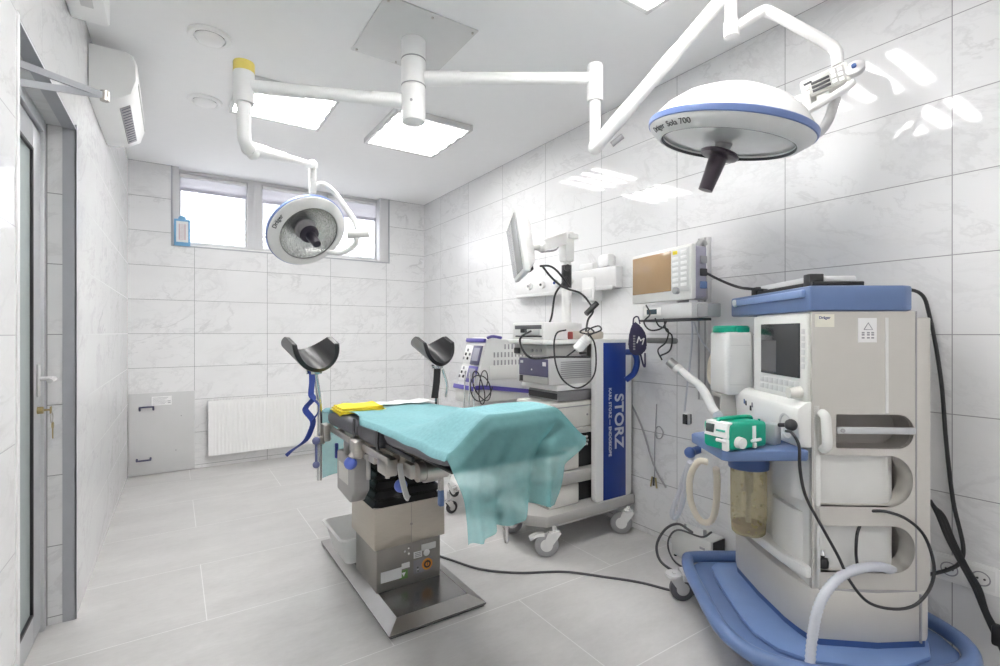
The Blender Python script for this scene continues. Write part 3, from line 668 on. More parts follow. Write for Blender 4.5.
# pads: a seat pad and a thinner back pad, both with soft corners
def pad(x0, x1, y0, y1, zt0, zt1, th0, th1, r=.022):
    """zt0/th0 at y0 (near) and zt1/th1 at y1"""
    b = BM(); rg = []
    for j in range(13):
        y = y0+(y1-y0)*j/12; e = min(j, 12-j); ins = (.014, .004, 0)[min(e, 2)]; f = j/12; zt = zt0+(zt1-zt0)*f; th = th0+(th1-th0)*f
        rg.append([(x, y, z) for x, z in rrect(x0+ins, x1-ins, zt-th+ins*.6, zt-ins*.6, min(r, th*.45))])
    return loft(b, rg)
obj('seat_pad', pad(.662, 1.205, 2.14, 2.645, .838, .818, .074, .066), M_vinyl, tb, ang=70)
obj('seat_pad', pad(.660, 1.207, 1.842, 2.125, .852, .840, .084, .076), M_vinyl, tb, ang=70)
obj('back_pad', pad(.664, 1.203, 1.275, 1.828, .854, .854, .030, .058), M_vinyl, tb, ang=70)
b = BM(); box(b, .70, 1.165, 1.32, 1.80, .795, .806, .004); box(b, .672, .684, 1.55, 1.80, .785, .802, .003); box(b, 1.185, 1.197, 1.55, 1.80, .785, .802, .003); obj('back_frame', b, M_black, tb)
for y in (2.13, 1.835):
    b = BM(); tube(b, [(.655, y-.005, .775), (.652, y, .80), (.657, y+.005, .85)], 1, flat=(.012, .003, (0, 1, 0)), k=4); obj('pad_strap', b, M_black, tb)
for s, xr in ((-1, .652), (1, 1.212)):
    b = BM(); x0, x1 = sorted((xr, xr-s*.010)); box(b, x0, x1, 1.73, 2.14, .738, .766, .002); box(b, x0, x1, 2.17, 2.62, .732, .760, .002)
    for y in (1.76, 1.95, 2.11, 2.20, 2.40, 2.59): cyl(b, (xr-s*.008, y, .75), (xr-s*.04 if s < 0 else xr-s*.04, y, .75), .010, n=12)
    obj('side_rail', b, M_steel, tb)
# clamps, levers and knobs along the near left edge
b = BM(); box(b, .62, .665, 2.02, 2.10, .70, .775, .012); cyl(b, (.64, 2.06, .725), (.615, 2.05, .70), .018); obj('rail_clamp', b, M_steel, tb)
b = BM(); ball(b, (.615, 2.05, .682), .027); obj('blue_knob', b, M_knob, tb)
b = BM(); box(b, .655, .725, 2.16, 2.30, .655, .73, .01); cyl(b, (.655, 2.21, .69), (.72, 2.21, .69), .03); obj('joint_block', b, M_steel, tb)
b = BM(); cyl(b, (.665, 1.975, .72), (.665, 1.975, .625), .009); cyl(b, (.665, 1.975, .73), (.665, 1.975, .71), .016); obj('lock_pin', b, M_steel, tb)
b = BM(); cyl(b, (.70, 1.85, .73), (.70, 1.85, .655), .009); obj('lock_pin', b, M_steel, tb)
b = BM(); ball(b, (.722, 1.77, .642), .025); obj('blue_knob', b, M_knob, tb)
b = BM(); box(b, .652, .70, 1.74, 1.84, .69, .755, .008); box(b, .66, .73, 1.90, 2.04, .70, .745, .008); obj('rail_clamp', b, M_steel, tb)
b = BM(); tube(b, [(.69, 1.70, .745), (.685, 1.68, .72), (.69, 1.67, .68), (.70, 1.66, .635), (.708, 1.655, .628)], 1, flat=(.009, .005, (1, 0, 0)), k=6); obj('release_lever', b, M_lgrey, tb)
b = BM(); cyl(b, (.72, 1.62, .728), (.835, 1.62, .728), .034); cyl(b, (.745, 1.62, .728), (.81, 1.62, .728), .040); box(b, .70, .86, 1.63, 1.70, .70, .755, .01); obj('head_joint', b, M_steel, tb)
b = BM(); box(b, .803, .819, 1.60, 1.62, .65, .70, .003); br = obj('grip_bracket', b, M_steel, tb)
b = BM(); box(b, .802, .820, 1.598, 1.621, .595, .655, .005); obj('blue_grip', b, M_sblue, br)
b = BM(); box(b, .71, 1.13, 1.70, 1.76, .715, .765, .006); obj('cross_beam', b, M_steelw, tb)
b = BM(); prism(b, [(2.13, .53), (2.20, .465), (2.40, .48), (2.40, .665), (2.13, .70)], 0, .07, .008, M=M3((.655, 0, 0), (0, 1, 0), (0, 0, 1))); cbx = obj('control_box', b, mat('control_box_grey', (.40, .39, .38), .4, .3), tb)
b = BM(); box(b, .652, .656, 2.22, 2.36, .54, .62, .002); obj('keypad', b, M_offw, cbx)

# cloths on the table
b = BM()
def ztop(x, y):
    return .820+.020*(2.645-y)/.505 if y > 2.14 else (.840+.014*(2.14-y)/.30 if y > 1.84 else .854)
grid(b, lambda u, v: (.76+.435*u, 2.41+.05*(1-u)+(.205-.05*(1-u))*v, ztop(0, 2.41+.205*v)+.024+.003*sin(u*23+v*5)), 24, 12)
solo('white_sheet', b, M_sheet, 'folded white sheet at the far end of the operating table beside the yellow cloth', 'sheet', flat=True)
b = BM()
for q, (x0, x1, y0, y1) in enumerate(((.655, .885, 2.35, 2.545), (.66, .88, 2.355, 2.54), (.668, .875, 2.36, 2.53))):
    z = .843+q*.010
    grid(b, lambda u, v, a=(x0, x1, y0, y1, z): (a[0]+(a[1]-a[0])*u+.05*v*(1-u)*.3, a[2]+(a[3]-a[2])*v, a[4]+.0035*sin(u*8+v*4+q)-.014*max(0, .12-u)/.12), 20, 10)
    box(b, x0+.004, x1-.004, y0+.002, y1-.002, z-.007, z-.0005, .003)
solo('folded_cloth', b, M_yellow, 'folded yellow cloth at the far left corner of the operating table', 'cloth', flat=True)
b = BM(); box(b, .80, 1.085, 1.285, 1.50, .855, .955, .03, 4)
solo('head_cushion', b, M_vinyl, 'head cushion hidden under the raised part of the teal drape', 'cushion')
# the teal drape: flat over the pads, over the cushion, hanging at both ends
def sst(a, b_, x):
    t = min(1, max(0, (x-a)/(b_-a))); return t*t*(3-2*t)
def bump_h(x, y):
    px = min(1, max(0, (x-.668)/.135))*min(1, max(0, (1.195-x)/.13))
    return .104*(px*px*(3-2*px)*.5+px*.5)*(1-sst(1.40, 1.78, y))
def dz(x, y): return ztop(x, y)+.012+bump_h(x, y)
b = BM(); NU, NV = 56, 120
def drape(u, v):
    """v: 0..0.12 far hang, 0.12..0.62 top, 0.62..1 near hang; u across from left to right"""
    if v < .12:
        f = 1-v/.12; x = .648+.57*u; L = .37-.10*u
        return (x, 2.662+.012*sin(u*17)*f+.01*f, dz(x, 2.64)-.004-L*f)
    if v < .62:
        f = (v-.12)/.5; y = 2.655-(2.655-1.262)*f
        xl = .652+.028*sst(2.0, 1.3, y)*0; e = .016*sst(.06, .0, u)
        x = xl+(1.192-xl)*u
        z = dz(x, y)-.020*sst(.02, 0, u)-.05*sst(.965, 1.0, u)*(1 if y > 1.5 else .3)
        z += .003*(1+sin(u*9+y*6))*sst(0, .1, u)+.003*(1+sin(y*31+u*4))*sst(1.9, 1.4, y)
        if y > 2.02: x = max(x, .652+.08*sst(2.02, 2.3, y)*(1-sst(2.45, 2.6, y))*sst(.2, 0, u))
        return (x, y, z)
    f = (v-.62)/.38
    K = ((0, .640), (.08, .634), (.55, .652), (.62, .700), (.72, .690), (.86, .664), (1, .662))
    for (ua, za), (ub, zb) in zip(K, K[1:]):
        if ua <= u <= ub: lo = za+(zb-za)*(u-ua)/(ub-ua)
    lo += .006*sin(u*26)
    z0 = dz(.652+.540*u, 1.262)
    xt = .652+.540*u; xb = .676+.380*u
    g = sst(0, .55, f); x = xt+(xb-xt)*g
    if u > .75: x = xt+(xb-xt)*sst(0, .36, f)
    z = z0-(z0-lo)*f
    ph = u*15+1.6*sin(f*2+u*7)+2*u*u*f
    y = 1.258-.018*sst(0, .12, f)-f*(.014+.030*sin(ph)+.012*sin(u*37+f*4)*sst(0,.3,f)) - .03*f*(1-u)
    y -= .05*sst(.8, 1, u)*sst(0, .3, f)*(1-f)
    return (x, y, z)
grid(b, drape, NU, NV)
o = obj('surgical_drape', b, [M_teal_top, M_teal_hang], flat=True, ang=80)
for p in o.data.polygons: p.material_index = 1 if (p.center.y < 1.275 or p.center.y > 2.655) else 0
tag(o, 'crumpled teal drape over the operating table, hanging sheer from its near end', 'drape')

# thin steel accessory rod hanging under the near right corner
k = thing('accessory_rod', 'thin steel rod hanging below the bottom edge of the teal drape', 'rod', (1.163, 1.70, .35))
b = BM(); cyl(b, (1.163, 1.70, .35), (1.163, 1.70, .80), .008, n=14); ball(b, (1.163, 1.70, .35), .0085); obj('shaft', b, M_chrome, k)
b = BM(); box(b, 1.14, 1.225, 1.68, 1.722, .735, .772, .005); obj('clamp', b, M_steel, k)

# leg holders (padded gutters on poles)
def holder(x, y, lab, tilt, zb, bend, strap, sc_=1):
    k = thing('leg_holder', lab, 'leg holder', (x, y, zb), 0, 'leg holders of the operating table')
    b = BM(); tube(b, [(x, y, zb), (x, y, .82), (x-.004, y, .90), (x-.02+bend, y-.01, 1.00), (x-.03+bend, y-.015, 1.05)], .0125, 14); obj('pole', b, M_chrome, k)
    gx, gy, gz = x-.03+bend, y-.015, 1.165
    b = BM(); R = .084*sc_; pitch = .50
    def gut(off):
        def f(u, v):
            a = radians(-98+196*u); w_ = (v-.5)
            hl = .095*(1-.62*abs(2*u-1)**2.5)
            rr = (R+off)*(1+.10*abs(2*u-1)**2); q = V((rr*1.12*sin(a), w_*2*hl+.02*(abs(2*u-1)), -rr*.94*cos(a)+.012*cos(w_*pi)*0))
            q.z += .035*(2*abs(w_))**2*0
            return V((gx, gy, gz)) + Matrix.Rotation(tilt, 3, 'Z') @ (Matrix.Rotation(pitch, 3, 'X') @ q)
        return f
    t = BM(); grid(t, gut(.0), 40, 14); grid(t, gut(.020), 40, 14); bmesh.ops.remove_doubles(t, verts=t.verts[:], dist=1e-5)
    bd = [e for e in t.edges if e.is_boundary]; bmesh.ops.bridge_loops(t, edges=bd)
    join(b, t); obj('padded_gutter', b, mat('black_leather', (.014, .014, .016), .30, var=.2, spec=.4), k, ang=50)
    t = BM(); grid(t, gut(.022), 40, 14); obj('shell', t, mat('shell_grey', (.20, .20, .205), .4), k, flat=True)
    b = BM(); box(b, gx-.022, gx+.022, gy-.03, gy+.03, 1.022, 1.056, .006); cyl(b, (gx-.035, gy, 1.035), (gx+.035, gy, 1.035), .012); obj('ball_joint', b, M_chrome, k)
    s = -1 if x < .9 else 1
    b = BM(); box(b, min(x-.022, x+.022), max(x-.022, x+.022), y-.02, y+.02, .675, .715, .006); x0, x1 = sorted((x, .655 if s < 0 else 1.21)); cyl(b, (x0, y, .70), (x1, y, .70), .012); box(b, *( (.615, .648) if s < 0 else (1.216, 1.245)), y-.035, y+.035, .69, .772, .005); obj('rail_clamp', b, M_steel, k)
    b = BM(); cyl(b, (x-.03, y-.06, .595), (x-.03, y-.06, .70), .006); ball(b, (x-.03, y-.06, .59), .017); ball(b, (x-.03, y-.06, .705), .019); cyl(b, (x-.03, y-.06, .70), (x, y, .70), .006); obj('clamp_handle', b, mat('slate_blue_ball', (.14, .16, .32), .35), k)
    b = BM(); box(b, x+s*-.075-.008, x+s*-.075+.008, y-.035, y-.02, .60, .675, .005); obj('lock_grip', b, M_strap, k)
    if strap:
        b = BM(); px = x-.045
        tube(b, [(px, y-.03, 1.06), (px+.002, y-.032, .99), (px-.002, y-.03, .93), (px+.006, y-.035, .905), (px-.025, y-.04, .87), (px-.028, y-.04, .85), (px+.005, y-.035, .80), (px-.004, y-.03, .75), (px-.03, y-.03, .705), (px-.09, y-.03, .665), (px-.115, y-.03, .645)], 1, flat=(.016, .0018, (1, .5, .3)), k=6)
        st = obj('strap', b, M_strap, k)
        b = BM(); tube(b, [(px+.006, y-.035, .905), (px+.03, y-.045, .875), (px+.025, y-.045, .835), (px+.005, y-.035, .805)], 1, flat=(.015, .0018, (.3, 1, .2)), k=6); obj('strap_loop', b, M_strap, st)
    else:
        b = BM(); tube(b, [(x-.012, y-.03, 1.03), (x-.02, y-.035, .95), (x-.03, y-.03, .86)], 1, flat=(.02, .003, (1, 0, 0)), k=6); obj('strap', b, M_black, k)
        b = BM(); tube(b, [(x+.02, y-.03, 1.02), (x+.045, y-.035, .93), (x+.04, y-.03, .86)], .008, 10); obj('support_bar', b, M_chrome, k)
holder(.603, 2.52, 'black padded leg holder with blue strap in front of the radiator', .36, .497, .0, True)
holder(1.245, 2.52, 'black padded leg holder on the far right of the operating table', .32, .60, .02, False, .92)

# milky bin behind the column
b = BM(); Z0 = .046
def ring(g, z): return [(x, y, z) for x, y in rrect(.735-g, 1.02+g, 2.51-g, 2.78+g, .03)]
loft(b, [ring(0, Z0), ring(.035, .19), ring(.05, .19), ring(.05, .182), ring(.038, .182), ring(.003, Z0+.003)], cap=False)
t = BM(); t.faces.new([t.verts.new(p) for p in ring(0, Z0)]); join(b, t)
solo('plastic_bin', b, M_bin, 'milky plastic bin on the floor plate behind the table column', 'bin', flat=True)

# ------------------------------------------------------------------ casters (shared by trolleys), all in the parent's frame
def caster(parent, x, y, r, ang, wheel_m, fork_m, local=False, pedal=False, top=None, w=.022):
    d = V((cos(ang), sin(ang), 0)); a = V((-sin(ang), cos(ang), 0)); c = V((x, y, r))
    b = BM(); lathe(b, [(r*.5, -w*.5), (r*.86, -w*.5), (r, -w*.28), (r, w*.28), (r*.86, w*.5), (r*.5, w*.5)], axisM(c, a), 28); wh = obj('wheel', b, wheel_m, parent, local=local)
    b = BM(); lathe(b, [(0, -w*.56), (r*.52, -w*.52), (r*.52, w*.52), (0, w*.56)], axisM(c, a), 24); obj('hub', b, fork_m, wh, local=local)
    b = BM(); top = top or r*2.35
    for s in (-1, 1):
        o_ = a*(s*(w*.5+.006)); rg = []
        for zz, f0, f1 in ((r*.75, -.28*r, .25*r), (r*1.4, -.15*r, .75*r), (r*2.05, .1*r, 1.2*r)):
            q = c+o_; rg.append([q+d*f0+a*(-.003)+V((0, 0, zz-r)), q+d*f1+a*(-.003)+V((0, 0, zz-r)), q+d*f1+a*.003+V((0, 0, zz-r)), q+d*f0+a*.003+V((0, 0, zz-r))])
        loft(b, rg)
    e = c+d*.65*r; cyl(b, (e.x, e.y, r*1.98), (e.x, e.y, r*2.2), w*1.25); cyl(b, (e.x, e.y, r*2.1), (e.x, e.y, top), .011); obj('caster_fork', b, fork_m, wh, local=local)
    if pedal:
        b = BM(); q = c-d*r*.2; tube(b, [(q.x, q.y, r*1.9), (q.x-d.x*r*.6, q.y-d.y*r*.6, r*1.85), (q.x-d.x*r*1.2, q.y-d.y*r*1.2, r*1.55)], 1, flat=(.02, .007, a), k=4); obj('brake_pedal', b, fork_m, wh, local=local)

# ------------------------------------------------------------------ endoscopy trolley
tw = thing('equipment_trolley', 'tall white equipment trolley with a blue side panel against the tiled right wall', 'trolley', (2.0, 2.36, 0))
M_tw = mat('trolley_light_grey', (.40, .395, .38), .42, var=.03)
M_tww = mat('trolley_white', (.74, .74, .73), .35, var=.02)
b = BM(); prism(b, [(1.69, 2.08), (2.385, 2.08), (2.39, 2.09), (2.39, 2.54), (2.385, 2.55), (1.69, 2.55), (1.615, 2.47), (1.615, 2.17)], .164, .226, .010); bs = obj('base_frame', b, M_tw, tw)
b = BM(); box(b, 1.80, 2.30, 2.14, 2.50, .125, .165, .008); obj('base_underside', b, M_lgrey, bs)
for i, (x, y, a) in enumerate(((1.73, 2.12, -.55), (2.31, 2.115, -.7), (1.76, 2.49, -.4), (2.30, 2.49, 2.6))): caster(tw, x-.03, y-.02, .066, a, M_grey, M_tww, pedal=(i == 0), top=.165)
for yy, nm in ((2.095, 'side_panel'), (2.475, 'side_panel')):
    b = BM(); prism(b, rrect(2.062, 2.374, .222, 1.185, .03), 0, .035, .004, M=M3((0, yy+.035, 0), (1, 0, 0), (0, 0, 1))); sp = obj(nm, b, M_tww, tw)
    if yy < 2.2:
        b = BM(); box(b, 2.128, 2.318, yy-.003, yy+.002, .228, 1.165, .001); bl = obj('blue_panel', b, M_blue, sp)
        b = text_bm('STORZ', .104, M3((2.255, yy-.0045, .690), (0, 0, -1), (1, 0, 0)), .001, 1.02, bold=True); obj('lettering', b, mat('pale_letter', (.52, .54, .62), .4), bl)
        b = text_bm('KARL STORZ — ENDOSKOPE', .030, M3((2.180, yy-.0045, .69), (0, 0, -1), (1, 0, 0)), .001, 1.05, bold=True); obj('small_lettering', b, mat('pale_letter', (.52, .54, .62), .4), bl)
        b = BM(); box(b, 2.380, 2.392, yy+.01, yy+.05, .35, 1.17, .004); obj('cable_channel', b, M_tw, sp)
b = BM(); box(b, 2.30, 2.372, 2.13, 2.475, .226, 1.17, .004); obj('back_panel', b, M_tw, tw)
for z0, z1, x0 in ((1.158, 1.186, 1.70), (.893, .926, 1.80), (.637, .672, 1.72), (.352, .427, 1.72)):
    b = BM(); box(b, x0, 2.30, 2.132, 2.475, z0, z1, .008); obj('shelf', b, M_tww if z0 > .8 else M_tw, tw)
b = BM(); tube(b, [D(626, 352, 2.98), D(634, 353, 2.96), D(637, 362, 2.96), D(634, 373, 2.96), D(626, 380, 2.98)], .018, 12); obj('push_handle', b, M_blue, tw)
b = BM(); cyl(b, (2.02, 2.30, 1.186), (2.02, 2.30, 1.56), .030); cyl(b, (2.02, 2.30, 1.56), (2.02, 2.30, 1.66), .026); po = obj('monitor_post', b, M_tww, tw)
b = BM(); cyl(b, (2.02, 2.30, 1.50), (2.02, 2.30, 1.64), .031); cyl(b, (2.0, 2.27, 1.62), (1.99, 2.255, 1.62), .02); obj('black_joint', b, M_black, po)
b = BM(); box(b, 1.985, 2.055, 2.265, 2.335, 1.66, 1.845, .010); obj('post_head', b, M_wplast, po)
PH = V((2.02, 2.30, 1.81)); PE = D(541, 246, 2.80)
b = BM(); tube(b, [PH, PE], 1, flat=(.032, .022, (0, 0, 1)), k=1); ball(b, PE, .034); box(b, 2.0, 2.075, 2.25, 2.275, 1.80, 1.83, .006); am = obj('monitor_arm', b, M_wplast, tw)
b = BM(); tube(b, [PE+V((0, 0, -.034)), D(556, 244, 2.9)+V((0, 0, -.033)), PH+V((-.06, 0, -.03))], .006, 8); obj('arm_edge', b, M_grey, am)
# the monitor on it
mo = thing('surgical_monitor', 'white flat monitor on a swing arm above the equipment trolley, seen edge on', 'monitor', (1.57, 2.23, 1.5))
p_n, p_f = D(519.5, 246, 2.45), D(510, 254.5, 3.0); hx = (p_n-p_f); hx.z = 0; hx.normalize()
nn = V((hx.y, -hx.x, 0)); nn = nn if nn.dot(RT) < 0 else -nn
upv = (UP+nn*.16).normalized(); cen = (p_n+p_f)/2; cen.z = 1.2236+(333-247)/492.1*2.68
nn = hx.cross(upv); nn = nn if nn.dot(RT) < 0 else -nn
MM = Matrix((hx, upv, hx.cross(upv))).transposed().to_4x4(); MM.translation = cen; sg = 1 if hx.cross(upv).dot(nn) > 0 else -1
W2, H2 = .265, .165
t = BM(); box(t, -W2, W2, -H2, H2, *sorted((0, -.035*sg)), .01, 3, M=MM); cs = obj('casing', t, M_wplast, mo)
t = BM(); loft(t, [[MM @ V((x, y, -.034*sg)) for x, y in rrect(-W2+.01, W2-.01, -H2+.01, H2-.01, .02)], [MM @ V((x, y, -.075*sg)) for x, y in rrect(-W2+.06, W2-.06, -H2+.05, H2-.05, .03)]]); obj('rear_cover', t, M_wplast, mo)
t = BM(); box(t, -W2+.022, W2-.022, -H2+.022, H2-.022, *sorted((0, .003*sg)), .001, M=MM); obj('screen', t, mat('grey_screen', (.34, .34, .345), .12, var=.05), mo)
t = BM(); q0 = MM @ V((0, .0, -.075*sg)); tube(t, [q0, q0.lerp(PE, .5), PE], .022, 12); obj('mount', t, M_wplast, mo)
t = BM(); box(t, -.09, .03, -H2+.03, -H2+.06, *sorted((-.07*sg, -.085*sg)), .004, M=MM); obj('socket_block', t, M_black, mo)

# devices standing on its shelves
def device(name, lab, cat, x0, x1, y0, y1, z0, z1, m, fm=None, fz=(.35, .95), parts=(), fyr=(.02, .98)):
    k = thing(name, lab, cat, ((x0+x1)/2, (y0+y1)/2, z0))
    b = BM(); box(b, x0, x1, y0, y1, z0, z1, .007); obj('casing', b, m, k)
    if fm:
        b = BM(); box(b, x0-.004, x0+.002, y0+(y1-y0)*fyr[0], y0+(y1-y0)*fyr[1], z0+(z1-z0)*fz[0], z0+(z1-z0)*fz[1], .002); obj('front_panel', b, fm, k)
    return k
k = device('video_recorder', 'slim white recorder on the top shelf of the equipment trolley', 'recorder', 1.725, 2.02, 2.16, 2.46, 1.187, 1.285, M_tww, mat('recorder_dark_strip', (.10, .10, .11), .3), (.60, .84), fyr=(.05, .90))
b = BM(); box(b, 1.718, 1.726, 2.17, 2.42, 1.20, 1.209, .002); obj('tray_slot', b, M_black, k)
b = BM(); box(b, 1.719, 1.726, 2.19, 2.30, 1.213, 1.243, .002); obj('drawer_front', b, M_lgrey, k)
b = BM(); box(b, 1.70, 1.725, 2.31, 2.345, 1.225, 1.25, .003); obj('plug', b, M_black, k)
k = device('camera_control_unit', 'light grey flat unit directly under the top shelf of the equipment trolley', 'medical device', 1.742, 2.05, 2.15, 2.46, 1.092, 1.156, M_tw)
b = BM(); box(b, 1.728, 1.744, 2.40, 2.45, 1.10, 1.135, .004); obj('connector', b, M_black, k)
for i, y in enumerate((2.20, 2.24, 2.28)):
    b = BM(); cyl(b, (1.734, y, 1.122), (1.743, y, 1.122), .009, n=14); obj('button', b, M_grey, k)
k = device('light_source', 'boxy light source with a slate violet front on the middle of the trolley', 'medical device', 1.755, 2.10, 2.145, 2.435, .928, 1.078, M_lgrey, M_slate, (.30, .98), fyr=(.03, .97))
b = BM(); box(b, 1.7505, 1.757, 2.15, 2.43, .932, .970, .002); lo = obj('lower_front', b, M_tw, k)
b = BM(); box(b, 1.747, 1.752, 2.385, 2.415, .938, .972, .002); obj('switch', b, M_black, lo)
b = BM(); box(b, 1.7485, 1.752, 2.168, 2.198, 1.035, 1.058, .001); obj('label', b, M_paper, k)
b = BM(); cyl(b, (1.748, 2.30, 1.01), (1.752, 2.30, 1.01), .005, n=10); obj('pilot_light', b, M_paper, k)
b = BM(); box(b, 1.7485, 1.752, 2.385, 2.41, 1.045, 1.06, .001); obj('emblem', b, M_lgrey, k)
for i in range(9):
    b = BM(); box(b, 1.84, 2.09, 2.1405, 2.146, .962+i*.0115, .967+i*.0115, .001); obj('cooling_rib', b, M_grey, k)
k = device('keyboard_box', 'low dark unit in the gap under the light source on the trolley', 'medical device', 1.84, 2.25, 2.17, 2.45, .826, .886, M_grey, M_black, (.2, .8))
k = device('insufflator', 'beige box unit on the third shelf of the equipment trolley', 'medical device', 1.755, 2.10, 2.145, 2.46, .674, .822, M_offw, M_tw, (.1, .9))
b = BM(); cyl(b, (2.045, 2.141, .742), (2.045, 2.146, .742), .006, n=12); obj('screw', b, M_grey, k)
b = BM(); box(b, 1.80, 2.08, 2.141, 2.1455, .794, .80, .001); obj('seam', b, M_grey, k)
k = device('suction_pump', 'beige box unit on the lower shelf of the trolley beside black plug sockets', 'medical device', 1.75, 1.985, 2.15, 2.46, .43, .62, M_offw, M_tw, (.1, .9))
k = device('irrigation_pump', 'beige box unit on the floor of the trolley base', 'medical device', 1.76, 1.985, 2.15, 2.46, .227, .345, M_offw, M_tw, (.1, .9))
k = thing('socket_block', 'black socket block with white plugs between the lower shelves of the trolley', 'socket block', (2.09, 2.25, .43))
b = BM(); box(b, 2.0, 2.28, 2.17, 2.46, .43, .628, .004); obj('casing', b, M_dark, k)
for i in range(4):
    for j in range(3):
        b = BM(); box(b, 2.0+i*.018+.006*(j % 2), 2.012+i*.018+.006*(j % 2), 2.158, 2.171, .555+j*.022, .568+j*.022, .003); obj('plug', b, M_paper, k)
b = BM(); box(b, 2.0, 2.28, 2.18, 2.46, .227, .35, .004); solo('dark_gap_fill', b, M_dark, 'black fill standing for the shaded gap beside the beige unit of the trolley base', 'gap shade')  # darkness of the open gap put in as a black block
k = thing('endoscope_camera', 'white cylindrical endoscope camera head hanging by the trolley top shelf', 'camera', D(582, 345, 2.70))
ca, ce = D(588, 337, 2.68), D(577, 350, 2.68)
b = BM(); cyl(b, ca, ce, .026, .030, 28); obj('body', b, M_white, k)
b = BM(); lathe(b, [(.010, -.003), (.020, -.003), (.020, .003), (.010, .003)], axisM(ce+(ce-ca).normalized()*.002, ce-ca), 20); obj('lens_ring', b, M_lgrey, k)
for i in range(3):
    q = ca.lerp(ce, .2+.15*i); dd = (ce-ca).normalized()
    b = BM(); lathe(b, [(.027+.0008*i, -.003), (.0305, -.003), (.0305, .003), (.027, .003)], axisM(q, dd), 24); obj('grip_ring', b, M_wplast, k)
b = BM(); box(b, -.02, .02, -.012, .012, -.006, .006, .004, M=Matrix.Translation(D(583, 353, 2.66))); obj('button', b, M_black, k)
def cable(name, pts, r, m, lab, cat='cable', k=8, group=None):
    b = BM(); tube(b, pts, r, 8, k); o = obj(name, b, m); tag(o, lab, cat, group); return o
M_cab = mat('black_cable', (.022, .022, .024), .5, var=.2)
cable('camera_cable', [D(588, 336, 2.66), D(594, 332, 2.66), D(588, 328, 2.66), D(580, 332, 2.66), D(590, 334, 2.65), D(601, 330, 2.66), D(598, 326, 2.66), D(588, 331, 2.66), D(594, 342, 2.66), D(596, 355, 2.66), D(595, 372, 2.66), D(588, 383, 2.66), D(576, 388, 2.66), D(563, 380, 2.66), D(556, 365, 2.66), D(554, 345, 2.66), D(557, 333, 2.66), D(566, 330, 2.68)], .0045, M_cab, 'black cable looped around the white camera head on the trolley')
cable('cable', [D(531, 331, 2.78), D(522, 336, 2.74), D(520, 342, 2.74), D(524, 352, 2.72), D(531, 358, 2.72), D(540, 358.5, 2.70), D(555, 357, 2.70), D(575, 357, 2.70), D(590, 357, 2.70)], .006, M_cab, 'black cable running from the recorder front down over the light source')
cable('cable', [D(586, 340, 2.67), D(575, 350, 2.67), D(566, 357, 2.68)], .0045, M_cab, 'short black cable slanting behind the camera head to the light source top')
cable('cable', [D(540, 266, 2.6), D(549, 266, 2.62), D(556, 270, 2.66), D(563, 278, 2.72), D(570, 287, 2.78), D(567, 277, 2.78), D(562, 284, 2.76), D(555, 295, 2.74), D(552, 315, 2.78), D(549, 324, 2.84)], .006, M_cab, 'black cable from the surgical monitor back down along the trolley post')
cable('cable', [D(543, 267, 2.6), D(551, 277, 2.64), D(560, 285, 2.7), D(568, 289, 2.74), D(580, 293, 2.76), D(588, 301, 2.78), D(593, 311, 2.78), D(588, 320, 2.80), D(586, 331, 2.72)], .006, M_cab, 'black cable sagging from the surgical monitor to the right over the trolley')
b = BM(); tube(b, [D(586, 314, 2.76), D(597, 303, 2.78)], .016, 12, 1); solo('power_adapter', b, M_black, 'short black adapter in the cable hanging right of the trolley post', 'adapter')
k = thing('accessory_box', 'low tan accessory box with dull red end on the trolley top shelf', 'box', (2.05, 2.2, 1.187))
b = BM(); box(b, 1.93, 2.18, 2.14, 2.25, 1.187, 1.235, .012); obj('body', b, mat('tan_grey', (.56, .52, .45), .5), k)
b = BM(); box(b, 1.905, 1.945, 2.145, 2.245, 1.187, 1.232, .010); obj('red_end', b, M_red, k)

# ------------------------------------------------------------------ electrosurgical cart behind the table
es = thing('electrosurgical_cart', 'white medical cart with violet front modules behind the operating table', 'medical cart', (1.9, 2.98, 0))
b = BM(); prof = [(1.667, .747), (1.787, 1.183), (1.83, 1.19), (2.24, 1.16), (2.26, .80), (2.24, .747)]
prism(b, prof, -3.105, -2.85, .012, M=M3((0, 0, 0), (1, 0, 0), (0, 0, 1))); bd = obj('body', b, M_wplast, es)
fu = V((1.787-1.667, 0, 1.183-.747)).normalized(); fo = V((1.667, 3.105, .747)); fn = V((-fu.z, 0, fu.x))
FM = M3(fo, (0, -1, 0), fu)     # x toward the near side, y up the front
def fbox(x0, x1, y0, y1, d0, d1, bev=.003):
    b = BM(); sgn = 1 if V((FM[0][2], FM[1][2], FM[2][2])).dot(fn) > 0 else -1
    z0, z1 = sorted((d0*sgn, d1*sgn)); box(b, x0, x1, y0, y1, z0, z1, bev, M=FM); return b
obj('front_panel', fbox(.008, .247, .015, .44, 0, .006), M_machw, es)
for y0, y1 in ((.265, .40), (.14, .255)):
    md = obj('violet_module', fbox(.125, .240, y0, y1, .006, .016), M_slate if y0 > .2 else M_purple, es)
    obj('display', fbox(.142, .222, y0+.025, y1-.018, .016, .019, .001), mat('lilac_grey_display', (.36, .36, .42), .2), md)
for y0, y1 in ((.275, .40), (.145, .25)):
    cp = obj('connector_panel', fbox(.014, .118, y0, y1, .006, .012), M_paper, es)
    for i in range(5):
        b = fbox(.022+.018*i, .034+.018*i, y0+.02+.03*(i % 3), y0+.04+.03*(i % 3), .012, .022); obj('connector', b, M_ink if i % 2 else M_inkg, cp)
obj('violet_edge', fbox(.0, .25, .425, .452, .0, .018), M_purple, es)
obj('bumper', fbox(-.006, .262, .085, .115, .004, .03), mat('bumper_violet', (.11, .09, .42), .4), es)
